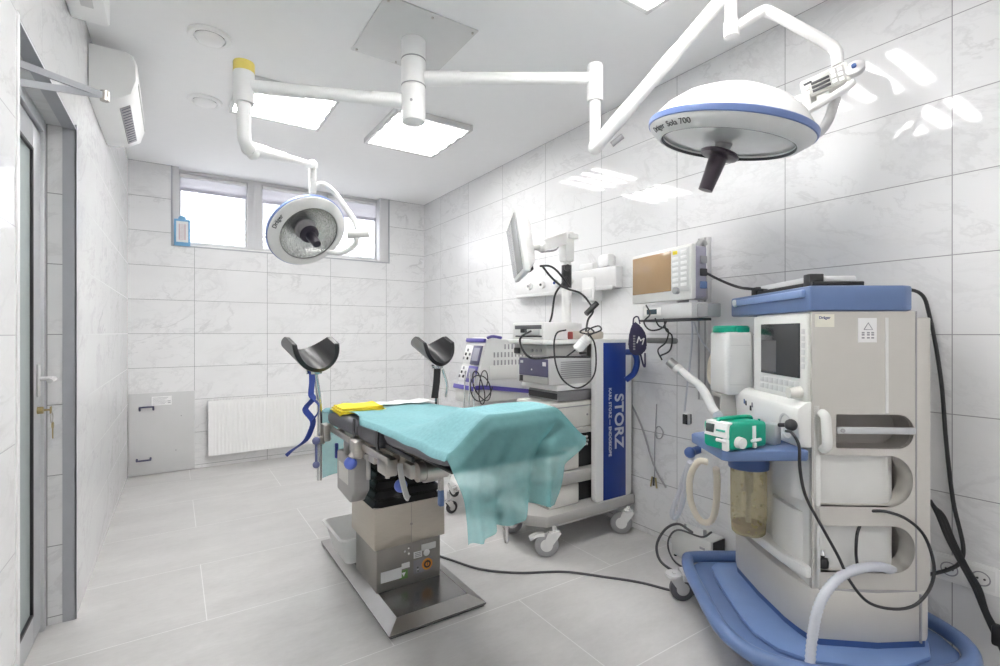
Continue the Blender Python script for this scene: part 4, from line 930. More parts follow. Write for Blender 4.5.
b = BM(); tube(b, [(1.69, 2.838, .855), (1.80, 2.836, .850), (2.24, 2.84, .79)], 1, flat=(.014, .008, (0, 0, 1)), k=4); obj('side_bumper', b, mat('bumper_violet', (.11, .09, .42), .4), es)
b = BM(); tube(b, [V((1.787, 2.847, 1.19)), V((1.83, 2.845, 1.20)), V((1.90, 2.845, 1.19))], .010, 8); obj('top_edge', b, M_purple, es)
for r_ in range(3):
    for i in range(12):
        b = BM(); x = 1.84+i*.03; z = 1.02+r_*.055-.02; box(b, x, x+.012, 2.8485, 2.8505, z, z+.035, .001)
        if r_ < 2 or i > 2: obj('side_vent', b, M_grey, bd)
        else: b.free()
b = BM(); box(b, 1.80, 2.21, 2.840, 2.852, .99-.09, 1.0, .006); obj('side_cover', b, M_machw, es)
b = BM(); box(b, 1.76, 2.20, 2.88, 3.08, .20, .75, .012); obj('column', b, M_wplast, es)
b = BM(); lathe(b, [(0, .27), (.10, .265), (.20, .235), (.25, .19), (.255, .16), (.0, .155)], Matrix.Translation((1.86, 2.99, 0)), 40); obj('base_cover', b, M_tww, es)
for i in range(5):
    a = radians(180+5+72*i); e = V((1.86+.285*cos(a), 2.99+.285*sin(a), .13))
    b = BM(); tube(b, [(1.86+.1*cos(a), 2.99+.1*sin(a), .185), (e.x, e.y, .155)], [.030, .022], 12, 2); obj('base_leg', b, M_chrome, es)
    caster(es, e.x, e.y, .042, a, M_black, M_chrome, top=.15)
b = BM(); pts = []
for i in range(64):
    a = i*2*pi/21; r_ = .095+.018*sin(i*.5); pts.append(V((1.70+.03*sin(i*.21), 2.80-.001*i*.4, .885-.0*i)) + V((r_*.55*cos(a)+.012*sin(i*.13), .015*sin(a), r_*sin(a)-.02)))
tube(b, pts, .004, 6, 3); o = obj('coiled_cable', b, M_cab); tag(o, 'coil of thin black cable hung on the violet bumper of the white cart', 'cable')
k = thing('instrument_holder', 'bundle of thin chrome instrument holders beside the cart front', 'instrument holder', (1.62, 2.95, .76))
for i in range(3):
    b = BM(); cyl(b, (1.60+.02*i, 2.84-.03*i, .70), (1.62+.02*i, 2.86-.03*i, .96), .005, n=10); obj('rod', b, M_chrome, k)
b = BM(); box(b, 1.59, 1.70, 2.76, 2.86, .69, .71, .004); obj('foot_plate', b, M_grey, k)

# ------------------------------------------------------------------ right wall: supply duct, monitor channel, sockets
k = thing('supply_duct', 'white medical supply duct along the right wall behind the trolley', 'supply duct', (2.38, 2.7, 1.5))
b = BM(); box(b, 2.345, XR-.001, 2.20, 3.30, 1.515, 1.655, .012); du = obj('duct', b, mat('duct_white', (.70, .70, .70), .35), k)
b = BM(); box(b, 2.338, 2.347, 2.22, 3.28, 1.505, 1.53, .003); obj('rail', b, M_lgrey, k)
b = BM(); box(b, 2.33, XR-.001, 2.38, 2.50, 1.44, 1.60, .008); bx_ = obj('outlet_box', b, M_wplast, k)
b = BM(); box(b, 2.325, 2.332, 2.40, 2.48, 1.46, 1.52, .004); obj('lid', b, M_lgrey, bx_)
for i, y in enumerate((2.62, 2.78, 2.94, 3.10)):
    b = BM(); cyl(b, (2.346, y, 1.59), (2.325, y, 1.59), .026, n=20); g = obj('gas_outlet', b, M_wplast, k)
    b = BM(); cyl(b, (2.326, y, 1.59), (2.318, y, 1.59), .010, n=14); obj('valve', b, (M_ink, M_blue, M_ink, M_grey)[i], g)
b = BM(); box(b, 2.34, XR-.001, 2.26, 2.36, 1.655, 1.74, .02); obj('cover_box', b, M_white, k)
b = BM(); box(b, 2.36, XR-.001, 2.42, 2.56, 1.655, 1.70, .01); obj('cover_box', b, M_white, k)

ch = thing('wall_channel', 'light grey vertical wall channel carrying the patient monitor', 'wall channel', (2.39, 1.60, .85))
b = BM(); box(b, 2.375, XR-.001, 1.575, 1.64, .86, 1.74, .004); obj('channel', b, M_lgrey, ch)
for y in (1.588, 1.625):
    b = BM(); box(b, 2.371, 2.377, y-.003, y+.003, .865, 1.735, .001); obj('groove', b, M_grey, ch)
b = BM(); box(b, 2.20, 2.378, 1.57, 1.64, 1.40, 1.47, .01); cyl(b, (2.21, 1.605, 1.34), (2.21, 1.605, 1.52), .028); obj('swing_arm', b, M_grey, ch)
b = BM(); tube(b, [D(700, 278, 2.5), D(699, 262, 2.5), D(697, 254, 2.5), D(698, 246, 2.5), D(702, 242, 2.5), D(705, 246, 2.5)], .017, 12); obj('hook', b, mat('grey_hook', (.40, .40, .40), .4), ch)

pm = thing('patient_monitor', 'patient monitor with a brown screen and key strip on the right wall', 'monitor', (2.1, 1.64, 1.38))
pr_, pf_ = V((2.016, 1.42, 0)), V((2.12, 1.87, 0)); hx2 = (pr_-pf_).normalized(); n2_ = V((hx2.y, -hx2.x, 0)); n2_ = n2_ if n2_.x < 0 else -n2_
PMx = M3((pf_.x, pf_.y, 1.383), hx2, (0, 0, 1)); sgn = 1 if hx2.cross(UP).dot(n2_) > 0 else -1
PW, PHt = (pr_-pf_).length, .262
def pbox(x0, x1, y0, y1, d0, d1, bev=.003):
    b = BM(); z0, z1 = sorted((d0*sgn, d1*sgn)); box(b, x0, x1, y0, y1, z0, z1, bev, M=PMx); return b
obj('front_bezel', pbox(0, PW, 0, PHt, -.03, 0, .008), M_machw, pm)
obj('rear_casing', pbox(.01, PW-.005, .008, PHt-.008, -.10, -.028, .012), mat('violet_grey_casing', (.36, .35, .44), .45), pm)
obj('screen', pbox(.012, PW*.70, .048, PHt-.016, 0, .003, .001), mat('brown_screen', (.34, .225, .125), .12, var=.16, scale=5), pm)
ks = obj('key_strip', pbox(PW*.715, PW-.012, .04, PHt-.014, 0, .003, .001), M_lgrey, pm)
for i in range(7):
    for j in range(2):
        if (i, j) == (6, 0): continue
        obj('key', pbox(PW*(.73+.125*j), PW*(.73+.125*j)+.04, .065+i*.026, .065+i*.026+.015, .003, .006, .002), M_paper, ks)
obj('alarm_key', pbox(PW*.735, PW*.735+.032, .222, .240, .003, .006, .002), M_yellow, ks)
b = BM(); cyl(b, PMx @ V((PW*.80, .045, 0)), PMx @ V((PW*.80, .045, .02*sgn)), .016); obj('rotary_knob', b, M_grey, pm)
for i in range(3):
    b = pbox(PW-.001, PW+.006, .05+i*.06, .085+i*.06, -.09, -.05, .003); obj('side_connector', b, (M_sblue, M_ink, M_grey)[i], pm)
gm = thing('gas_module', 'grey measuring module mounted under the patient monitor', 'medical device', (2.14, 1.6, 1.29))
obj('casing', pbox(.08, PW-.01, -.088, -.012, -.12, -.01, .006), M_lgrey, gm)
obj('display_window', pbox(.10, .235, -.07, -.028, -.012, -.006, .002), M_machw, gm)
obj('display', pbox(.125, .205, -.062, -.036, -.007, -.004, .001), mat('teal_black_display', (.04, .07, .09), .15), gm)
obj('base_bar', pbox(.07, PW, -.100, -.088, -.12, -.0, .002), M_ink, gm)
obj('dark_block', pbox(PW-.01, PW+.06, -.085, -.02, -.12, -.04, .006), M_grey, gm)
obj('clamp_bar', pbox(.04, .26, -.215, -.185, -.10, -.06, .010), mat('clamp_grey', (.17, .17, .17), .4), gm)
cu = thing('blood_pressure_cuff', 'dark violet blood pressure cuff with a white M hanging beside the trolley', 'cuff', D(637, 340, 2.72))
M_cuff = mat('cuff_fabric', (.035, .03, .075), .75, var=.25, scale=50)
b = BM(); cpts = [(634, 321), (641, 326), (646, 334), (647, 347), (644, 353), (638, 356), (631, 354), (628, 346), (629, 335), (631, 327)]
f1 = [D(x, y, 2.70) for x, y in cpts]; f2 = [D(x, y, 2.75) for x, y in cpts]; loft(b, [f1, f2]); bmesh.ops.bevel(b, geom=b.edges[:], offset=.008, segments=2, affect='EDGES'); obj('cuff', b, M_cuff, cu)
b = text_bm('M', .056, M3(D(640.5, 341, 2.690), RT*.96-UP*.28, UP*.96+RT*.28), .001); obj('lettering', b, M_paper, cu)
b = BM()
for i in range(6): q = D(634.2, 336+i*2.6, 2.694); box(b, q.x-.004, q.x+.004, q.y-.004, q.y+.004, q.z-.005, q.z+.004, 0)
obj('small_print', b, M_inkg, cu)
b = BM(); tube(b, [D(633, 324, 2.72), D(634, 318, 2.72), D(638, 317, 2.72), D(640, 324, 2.72)], .004, 8); tube(b, [D(640, 352, 2.72), D(643, 364, 2.72), D(645, 366, 2.72), D(645, 353, 2.72)], .005, 8); obj('loop', b, M_cuff, cu)
for q, (pts, lab) in enumerate((([(646, 305), (650, 314), (644, 322), (650, 330), (662, 328), (668, 318)], 'dark thin cable looping under the gas module on the left'),
      ([(655, 318), (659, 326), (668, 330), (666, 342), (658, 350), (662, 360)], 'dark thin cable curling below the clamp bar of the gas module'),
      ([(664, 318), (666, 330), (672, 336), (670, 350), (660, 356)], 'dark thin cable hanging right of the clamp bar'))):
    cable('sensor_cable', [D(x, y, 2.5) for x, y in pts], .004, M_cab, lab)
cable('drain_tube', [D(692, 318, 2.45), D(692, 340, 2.5), D(688, 380, 2.55), D(685, 405, 2.6), D(684.5, 412, 2.6)], .005, M_hose, 'thin clear tube hanging straight down beside the wall channel', 'tube')
cable('drain_tube', [D(693, 320, 2.45), D(700, 338, 2.45), D(710, 352, 2.42), D(716, 362, 2.4)], .004, M_hose, 'thin clear tube slanting from the gas module to the white canister', 'tube')
k = thing('tube_clip', 'small white clip with black edges at the end of a tube by the right wall', 'clip', D(687, 419, 2.6))
b = BM(); q = D(687, 419, 2.6); box(b, q.x-.016, q.x+.016, q.y-.012, q.y+.012, q.z-.03, q.z+.03, .004); obj('body', b, M_paper, k)
b = BM(); box(b, q.x-.02, q.x-.014, q.y-.014, q.y+.014, q.z-.026, q.z+.026, .002); box(b, q.x+.014, q.x+.02, q.y-.014, q.y+.014, q.z-.026, q.z+.026, .002); obj('edge', b, M_black, k)
cable('wall_cable', [(2.408, 2.17, .83), (2.405, 2.05, .66), (2.405, 1.95, .43), (2.40, 1.86, .32)], .006, M_grey, 'grey cable slanting down the right wall beside the trolley')
cable('wall_cable', [(2.405, 1.93, .80), (2.403, 1.935, .62), (2.400, 1.90, .60), (2.400, 1.88, .64), (2.400, 1.91, .67), (2.403, 1.94, .63), (2.405, 1.945, .50), (2.405, 1.945, .36)], .0035, M_grey, 'thin grey wire with a loop hanging on the right wall')
k = thing('wire_plug', 'small brass and black plug at the end of the thin looped wire', 'plug', (2.40, 1.945, .30))
for s in (-1, 0, 1):
    b = BM(); cyl(b, (2.398, 1.945+s*.012, .36), (2.396, 1.945+s*.022, .31-.01*abs(s)), .005, n=10); obj('pin', b, M_brass if s else M_black, k)

ss = thing('socket_strip', 'white wall socket strip low on the right wall behind the black cables', 'socket strip', (2.40, .45, .28))
b = BM(); box(b, 2.399, XR-.0005, .10, .665, .300, .398, .004); st = obj('frame', b, M_white, ss)
for i, y in enumerate((.598, .512, .426, .340)):
    b = BM(); box(b, 2.396, 2.400, y-.036, y+.036, .313, .385, .003); so = obj('socket', b, M_wplast, ss)
    if i < 2:
        b = BM(); lathe(b, [(.026, -.001), (.022, -.001), (.020, .006), (0, .007)], axisM((2.3962, y, .349), (1, 0, 0)), 24); obj('recess', b, M_inkg, so)
        for s in (-1, 1):
            b = BM(); cyl(b, (2.394, y+s*.0095, .349), (2.402, y+s*.0095, .349), .0035, n=10); obj('pin_hole', b, M_ink, so)
    else:
        b = BM(); box(b, 2.394, 2.397, y-.02, y+.02, .33, .37, .002); obj('blank_cover', b, M_white, so)

# ------------------------------------------------------------------ anaesthesia machine (own frame: x along its front, y out of its front)
AROT = atan2(.807, .59)
an = thing('anesthesia_machine', 'large grey anaesthesia machine with blue top and blue base by the right wall', 'anaesthesia machine', (1.795, .80, 0), AROT)
AM = ROOT[an]; AI = AM.inverted()
def A(name, b, m, parent=None, **k): return obj(name, b, m, parent or an, local=True, **k)
def LD(px, py, t): return AI @ D(px, py, t)
def LX(px, py, lx):
    d = (FW+RT*((px-500)/492.1)+UP*((333-py)/492.1)); n = AM.to_3x3() @ V((1, 0, 0)); t = (AM @ V((lx, 0, 0))-CAM).dot(n)/d.dot(n); return CAM+d*t
SIDE = M3((0, 0, 0), (0, -1, 0), (0, 0, 1))   # plate x = -ly, plate y = z, normal -> local -x
def sp_(u, z): return SIDE @ V((u, z, 0))
# base
DECK = [(.66, -.06), (.645, .17), (.60, .215), (.48, .24), (.315, .255), (.16, .268), (.04, .262), (-.067, .215), (-.135, .10), (-.16, -.08), (-.145, -.28), (-.09, -.43), (0, -.505), (.10, -.52), (.24, -.49), (.40, -.40), (.58, -.22)]
b = BM(); prism(b, [(x*.97+.005, y*.95-.005) for x, y in DECK], .115, .160, .012); dk = A('base_deck', b, M_sblue)
b = BM(); prism(b, [(x*.86+.03, y*.74-.03) for x, y in DECK], .158, .176, .008); A('deck_plate', b, mat('deck_blue_inner', (.17, .265, .50), .33), dk)
b = BM(); tube(b, [(x, y, .172) for x, y in DECK]+[(.66, -.06, .172)], .026, 14, 6); A('bumper_rail', b, M_sblue)
b = BM(); box(b, .545, .64, .20, .25, .098, .13, .008); A('caster_bracket', b, M_lgrey, dk)
for x, y, a in ((.585, .245, 1.6), (-.06, .10, 2.9), (-.06, -.36, 3.6), (.36, -.30, 3.2)): caster(an, x, y, .056, a, M_vinyl, M_lgrey, local=True, top=.13, w=.03)
# lower body
LOW = [(0, 0), (.06, .018), (.12, .030), (.30, .040), (.50, .036), (.56, .015), (.58, -.03), (.58, -.20), (.46, -.385), (.10, -.40), (.03, -.40), (-.004, -.37), (-.022, -.20), (-.008, -.02)]
b = BM(); prism(b, [(x*.99+.003, y*.98-.003) for x, y in LOW], .165, .20, 0); A('plinth', b, M_sblued)
b = BM(); prism(b, LOW, .195, .362, .008); lw = A('lower_body', b, M_machine)
b = BM(); prism(b, [(.27, 0.0), (.54, 0.0), (.57, -.04), (.57, -.20), (.455, -.385), (.27, -.385)], .36, .985, .006); A('core_body', b, M_machw)
b = BM(); box(b, .0, .275, -.030, .0, .36, .985, .006); A('front_panel', b, M_machw)
b = BM(); prism(b, [(.0, 0), (.0, .022), (.12, .045), (.30, .055), (.50, .05), (.56, .0)], .395, .432, .006); A('front_ledge', b, M_machw)
# side panel with its openings
def slot(u0, u1, z0, z1, rl, rr):
    P = []
    for cx, cz, a, r in ((u1-rr, z1-rr, 0, rr), (u0+rl, z1-rl, 90, rl), (u0+rl, z0+rl, 180, rl), (u1-rr, z0+rr, 270, rr)):
        for i in range(9): t = radians(a+90*i/8); P.append((cx+r*cos(t), cz+r*sin(t)))
    return P
h1 = slot(.078, .330, .836, .950, .006, .050); h2 = slot(.012, .328, .640, .812, .006, .080); h3 = slot(.016, .334, .418, .575, .006, .070)
b = BM(); holed(b, [(0, .36), (.337, .36), (.337, 1.296), (0, 1.296)], [h1, h2, h3], -.016, SIDE); sp = A('side_panel', b, M_machine, ang=25)
def rim(h, d):
    t = BM(); loft(t, [[sp_(u, z) for u, z in h], [sp_(u, z)+V((d, 0, 0)) for u, z in h]], cap=False); return t
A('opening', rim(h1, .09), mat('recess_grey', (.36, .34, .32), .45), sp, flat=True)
for h in (h2, h3): A('opening', rim(h, .07), M_machine, sp, flat=True)
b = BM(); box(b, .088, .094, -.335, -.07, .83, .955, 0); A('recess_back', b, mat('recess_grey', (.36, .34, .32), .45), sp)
b = BM(); box(b, -.006, .004, -.334, -.080, .885, .908, .003); hb = A('cross_bar', b, M_alu, sp)
b = BM(); cyl(b, (-.010, -.096, .8965), (-.005, -.096, .8965), .007, n=14); A('bolt', b, M_grey, hb)
for z0, z1 in ((.628, .642), (.402, .420)):
    b = BM(); box(b, .014, .27, -.335, -.012, z0, z1, .003); A('shelf', b, M_machine, sp)
for z0, z1 in ((.642, .825), (.42, .60)):
    b = BM(); loft(b, [[(lx, ly, z) for lx, ly in rrect(.030, .28, -.318, .02, .075, 10)] for z in (z0, z1)]); A('cylinder_housing', b, M_machw, sp)
b = BM(); prism(b, [(.016, -.336), (.0, -.336), (-.004, -.345), (.002, -.385), (.02, -.40), (.12, -.40), (.30, -.39), (.30, -.336)], .36, 1.275, .004); A('rear_column', b, M_machine)
b = BM(); box(b, -.0025, .004, -.3395, -.3355, .20, 1.296, 0); box(b, -.0235, -.016, -.3395, -.3355, .20, .36, 0); A('seam', b, M_grey, sp)
b = BM(); prism(b, [(-.004, -.02), (-.018, -.20), (-.003, -.34), (.01, -.34), (.01, -.02)], .359, .363, 0); A('seam', b, M_grey, sp)
b = BM(); box(b, .02, .06, -.402, -.395, .98, 1.22, .004); A('rear_slot', b, M_dark)
b = BM(); box(b, -.0025, 0.0, -.248, -.238, .955, 1.275, .001); A('panel_ridge', b, M_machw, sp)
b = BM(); tube(b, [(-.002, -.030, .955), (-.022, -.030, .945), (-.026, -.032, .90), (-.024, -.034, .85), (-.002, -.034, .832)], .015, 12); A('grab_handle', b, M_machw)
b = BM(); box(b, -.0015, 0, -.072, -.010, 1.244, 1.287, 0); lb = A('maker_label', b, mat('cream_paper', (.80, .78, .68), .6), sp)
b = text_bm('Dräger', .013, M3((-.0022, -.040, 1.275), (0, -1, 0), (0, 0, 1)), .0003, bold=True); A('lettering', b, mat('navy_ink', (.05, .07, .20), .5), lb)
b = BM(); box(b, -.0015, 0, -.210, -.150, 1.192, 1.274, 0); lb = A('warning_label', b, M_paper, sp)
b = BM()
for u in (-.165, -.182, -.196):
    for z in (1.205, 1.215, 1.222): box(b, -.002, -.0015, u-.005, u+.004, z, z+.005, 0)
tube(b, [(-.0018, -.168, 1.235), (-.0018, -.182, 1.258), (-.0018, -.196, 1.235), (-.0018, -.168, 1.235)], .0015, 6, 1); A('symbols', b, M_inkg, lb)
# upper body and blue cap
b = BM(); prism(b, [(.016, -.004), (.40, -.004), (.50, -.08), (.50, -.27), (.42, -.375), (.016, -.336)], .98, 1.297, .006); A('upper_body', b, M_machw)
CAP = [(-.006, .010), (.634, .006), (.640, -.03), (.60, -.14), (.44, -.34), (.05, -.352), (.012, -.335), (-.006, -.30)]
b = BM(); prism(b, CAP, 1.298, 1.384, .010); cp = A('blue_cap', b, M_sblue)
b = BM(); prism(b, [(.02, .008), (.60, .004), (.60, .016), (.02, .024)], 1.345, 1.372, .006); A('cap_front_lip', b, mat('cap_lip_blue', (.21, .31, .55), .35), cp)
b = BM(); cyl(b, (.565, .012, 1.358), (.565, .021, 1.356), .016); A('round_emblem', b, M_paper, cp)
b = BM(); box(b, .075, .11, .018, .0225, 1.360, 1.366, .001); A('front_mark', b, M_paper, cp)
# screen panel
b = BM(); box(b, .008, .392, -.004, .014, .985, 1.290, .008); fp = A('screen_panel', b, M_machw)
b = BM(); box(b, .046, .320, .013, .018, 1.066, 1.258, .002); sc_ = A('screen', b, M_glassd, fp)
b = BM(); box(b, .20, .316, .0175, .0185, 1.075, 1.195, 0); A('screen_field', b, mat('screen_grey_field', (.10, .10, .105), .15), sc_)
for r_ in range(2):
    for i in range(8):
        b = BM(); x = .05+i*.036; box(b, x, x+.030, .013, .0165, 1.006+r_*.026, 1.026+r_*.026, .002); A('key', b, M_lgrey, fp)
for i in range(6):
    b = BM(); z = 1.10+i*.024; box(b, .018, .036, .013, .0165, z, z+.018, .002); A('key', b, M_lgrey, fp)
b = BM(); cyl(b, (.045, .012, 1.018), (.045, .055, 1.016), .021, .019); A('rotary_knob', b, M_offw, fp)
# console below it
b = BM(); prism(b, [(0, .992), (.022, .986), (.044, .968), (.048, .95), (.040, .835), (0, .835)], -.53, -.001, .004, M=Matrix(((0, 0, -1, 0), (1, 0, 0, 0), (0, 1, 0, 0), (0, 0, 0, 1)))); co = A('console', b, mat('console_white', (.82, .82, .80), .35, var=.02))
b = BM(); lathe(b, [(.046, -.004), (.040, -.003), (.036, .006), (0, .008)], axisM((.075, .0445, .895), (0, -1, .08)), 30); rc = A('round_recess', b, M_lgrey, co)
b = BM(); cyl(b, (.075, .036, .895), (.075, .048, .895), .008, n=14); A('port', b, M_ink, rc)
for x, z, m_ in ((.40, .94, M_sblue), (.385, .935, M_ink), (.345, .92, M_ink), (.33, .935, M_inkg)):
    b = BM(); box(b, x-.006, x+.004, .042, .0495, z-.012, z+.008, .002); A('socket_mark', b, m_, co)
# work tray
b = BM(); prism(b, [(-.045, .297), (-.030, .312), (.245, .318), (.268, .300), (.40, .06), (.38, .03), (-.015, .02), (-.025, .03)], .797, .832, .006); tr = A('work_tray', b, M_sblue)
b = BM(); prism(b, [(.20, .26), (.25, .28), (.37, .06), (.30, .05)], .755, .798, .005); A('tray_support', b, M_machw, tr)
b = BM(); q = LD(700, 449, 1.98); q2 = LD(690, 452.5, 1.94); cyl(b, q, q2, .016); ball(b, q2, .022); A('tray_knob', b, M_sblued, tr)
# absorber canister
CX, CY = .272, .088
b = BM(); lathe(b, [(0, .436), (.052, .438), (.060, .446), (.064, .50), (.065, .70)], Matrix.Translation((CX, CY, 0)), 40); cn = A('absorber_canister', b, M_amber)
b = BM(); lathe(b, [(0, .696), (.072, .696), (.074, .72), (.070, .765), (0, .765)], Matrix.Translation((CX, CY, 0)), 36); A('canister_lid', b, M_sblued, cn)
b = BM(); cyl(b, (CX, CY, .60), (CX, CY, .70), .017); cyl(b, (CX, CY, .47), (CX, CY, .60), .010); A('inner_tube', b, M_grey, cn)
b = BM(); lathe(b, [(0, .447), (.050, .449), (.058, .46), (.058, .478), (.03, .484), (0, .480)], Matrix.Translation((CX, CY, 0)), 30); A('granules', b, M_granule, cn)
b = BM(); prism(b, [(.15, .0), (.15, .035), (.39, .06), (.42, 0)], .43, .79, .006); b.free()
# grey bracket left of the console
b = BM(); box(b, .485, .50, .02, .11, .80, .955, .004); box(b, .485, .60, .03, .11, .940, .955, .003); box(b, .585, .60, .02, .10, .80, .95, .004); A('jar_bracket', b, M_machine)
b = BM(); cyl(b, (.53, .06, .835), (.53, .06, .90), .02); ball(b, (.545, .07, .87), .018); A('black_clamp', b, M_black)
# things on and around it
jr = thing('fluid_canister', 'white square canister with green lid at the left of the anaesthesia machine', 'canister', (1.98, 1.22, .957), AROT); JR = ROOT[jr]; ROOT[jr] = AM
def J(n, b, m, p=None): b.transform(AM); return obj(n, b, m, p or jr)
ROOT[jr] = JR
b = BM(); prism(b, rrect(.452, .645, -.02, .10, .02), .957, 1.228, .010); bd_ = J('body', b, M_wplast)
b = BM(); lathe(b, [(0, 1.226), (.072, 1.226), (.075, 1.232), (.075, 1.248), (.068, 1.256), (0, 1.256)], Matrix.Translation((.55, .04, 0))); box(b, .455, .48, .0, .05, 1.226, 1.246, .004); J('green_lid', b, M_green)
b = BM(); tube(b, [(.655, .06, 1.15), (.70, .07, 1.08), (.70, .07, 1.0), (.655, .06, .975)], .016, 10); J('cream_spout', b, M_cream)
b = BM(); box(b, .4505, .452, .0, .08, 1.17, 1.172, 0); box(b, .4505, .452, .0, .085, 1.0, 1.002, 0); J('moulding_line', b, M_lgrey, bd_)

tp = thing('document_tray', 'flat white tray with black base lying on the blue machine top', 'tray', AM @ V((.2, -.12, 1.384)), AROT)
def T(n, b, m, p=None): b.transform(AM); return obj(n, b, m, p or tp)
b = BM(); box(b, .02, .46, -.185, -.015, 1.3845, 1.400, .003); T('black_base', b, M_black)
b = BM(); box(b, .05, .43, -.18, -.03, 1.400, 1.422, .006); T('white_cover', b, mat('tray_white', (.80, .80, .82), .3), )
b = BM(); box(b, .035, .075, -.06, -.012, 1.3845, 1.428, .003); T('clip', b, M_black)
b = BM(); box(b, .42, .465, -.06, -.010, 1.3845, 1.418, .003); T('clip', b, M_black)

ip = thing('infusion_pump', 'green infusion pump with white knob standing on the blue tray', 'infusion pump', AM @ V((.14, .21, .832)), AROT)
# pump frame: long side faces the camera
pc = AM @ V((.125, .235, .832)); pd = (D(757, 440, 1.74)-D(716, 434, 1.66)); pd.z = 0; pd.normalize(); pn = V((pd.y, -pd.x, 0)); pn = pn if pn.dot(CAM-pc) > 0 else -pn
PM_ = Matrix((pd, -pn, UP)).transposed().to_4x4(); PM_.translation = V((D(735, 440, 1.70).x, D(735, 440, 1.70).y, .832))
def G(n, b, m, p=None): b.transform(PM_); return obj(n, b, m, p or ip)
b = BM(); rg = []
for x, w0, h0 in ((-.088, .05, .070), (-.082, .056, .086), (-.03, .060, .092), (.05, .060, .090), (.078, .058, .086), (.084, .052, .080)):
    rg.append([(x, y, z+.004) for y, z in rrect(-w0, w0, 0, h0, .014)])
loft(b, rg); G('casing', b, M_green)
b = BM(); loft(b, [[(-.089, -.052, .042), (-.100, -.052, .046), (-.092, -.050, .092), (-.070, -.050, .095)], [(-.089, .040, .042), (-.100, .040, .046), (-.092, .038, .092), (-.070, .038, .095)]]); lp = G('label_plate', b, M_paper)
b = BM(); box(b, -.1015, -.092, .002, .034, .056, .084, .001); G('display', b, mat('pump_display', (.07, .09, .09), .2), lp)
b = BM(); box(b, -.1015, -.094, -.044, -.010, .064, .070, .001); G('print', b, mat('green_ink', (.05, .4, .3), .5), lp)
b = BM(); cyl(b, (-.052, -.052, .030), (-.052, -.076, .030), .020, .018); cyl(b, (-.052, -.074, .030), (-.052, -.079, .030), .012); G('white_knob', b, M_wplast)
b = BM(); box(b, -.098, -.084, -.052, -.030, .002, .042, .004); cyl(b, (-.097, -.054, .034), (-.097, -.01, .034), .006); G('tube_clamp', b, M_paper)
b = BM(); box(b, .010, .026, -.0625, -.058, .034, .080, .001); G('side_label', b, M_paper)
b = BM(); cyl(b, (.0, -.066, .032), (.042, -.066, .034), .005); box(b, .012, .026, -.066, -.058, .006, .024, .002); G('latch', b, M_paper)
b = BM(); tube(b, [(-.08, .0, .090), (-.06, -.0, .100), (.06, .0, .099), (.08, 0, .09)], .007, 8, 4); cyl(b, (.062, -.045, .09), (.062, -.045, .098), .004); G('carry_edge', b, M_green)

pk = thing('pole_clamp', 'grey clamp with round black knob on the blue tray beside the green pump', 'clamp', D(772, 441, 1.72))
b = BM(); c0 = D(772, 440, 1.74); box(b, c0.x-.022, c0.x+.022, c0.y-.022, c0.y+.022, .832, .905, .006); obj('clamp_body', b, M_alu, pk)
c1 = D(763, 433, 1.76); b = BM(); box(b, c1.x-.02, c1.x+.02, c1.y-.02, c1.y+.02, .832, .895, .008); obj('jaw', b, M_lgrey, pk)
b = BM(); kn = D(791, 425, 1.66); ball(b, kn, .020); cyl(b, D(779, 425, 1.70), kn, .007); obj('ball_knob', b, M_black, pk)

fb = thing('floor_control_box', 'grey metal box on the floor by the right wall behind the blue base', 'box', (2.345, 1.61, 0))
b = BM(); box(b, 2.285, 2.405, 1.495, 1.735, .012, .156, .004); obj('casing', b, mat('box_grey', (.70, .70, .69), .45), fb)
b = BM(); box(b, 2.30, 2.40, 1.490, 1.496, .02, .15, .002); obj('black_side', b, M_dark, fb)
for x in (2.30, 2.39):
    for y in (1.51, 1.72):
        b = BM(); cyl(b, (x, y, 0), (x, y, .013), .008, n=12); obj('foot', b, M_black, fb)
b = BM(); cyl(b, (2.33, 1.56, .156), (2.33, 1.56, .185), .009); cyl(b, (2.33, 1.68, .156), (2.33, 1.68, .18), .007); obj('nozzle', b, M_grey, fb)
b = BM(); box(b, 2.2835, 2.2855, 1.53, 1.56, .10, .112, 0); obj('label', b, M_inkg, fb)

def hose(name, pts, r, m, lab, ribs=.0012, cat='hose'):
    b = BM(); tube(b, pts, r, 14, 10, ribs=ribs); o = obj(name, b, m, flat=False, ang=80); return tag(o, lab, cat)
hose('breathing_hose', [D(708, 462, 2.02), D(698, 462, 2.04), D(690, 478, 2.08), D(691, 502, 2.10), D(700, 520, 2.10), D(711, 521, 2.08), D(716, 505, 2.05), D(717, 480, 2.0), D(716, 468, 1.98)], .013, M_cream, 'cream corrugated breathing hose looping under the blue tray')
hose('drain_hose', [D(693, 455, 2.1), D(686, 470, 2.14), D(679, 492, 2.18), D(672, 512, 2.2), D(675, 518, 2.2), D(682, 505, 2.18), D(686, 480, 2.14), D(690, 462, 2.08)], .010, M_hose, 'clear ribbed hose hanging in a narrow loop left of the cream hose')
hose('corrugated_hose', [LX(902, 590, .16), LX(901, 580, .10), LX(893, 571, .03), LX(878, 567, -.03), LX(858, 569, -.06), LX(840, 577, -.08), LX(826, 592, -.10), LX(817, 612, -.11), LX(812, 640, -.115), LX(810, 668, -.125), V((LX(810, 690, -.15).x, LX(810, 690, -.15).y, .02))], .0145, M_hose, 'clear white corrugated hose arching out of the machine side to the floor', .0013)
hose('breathing_tube', [D(672, 364, 2.45), D(680, 370, 2.42), D(690, 378, 2.36), D(700, 386, 2.3), D(706, 395, 2.2), D(712, 408, 2.1), D(718, 416, 2.0)], .019, mat('white_hose', (.74, .74, .74), .4), 'white corrugated breathing tube slanting down to the green pump')
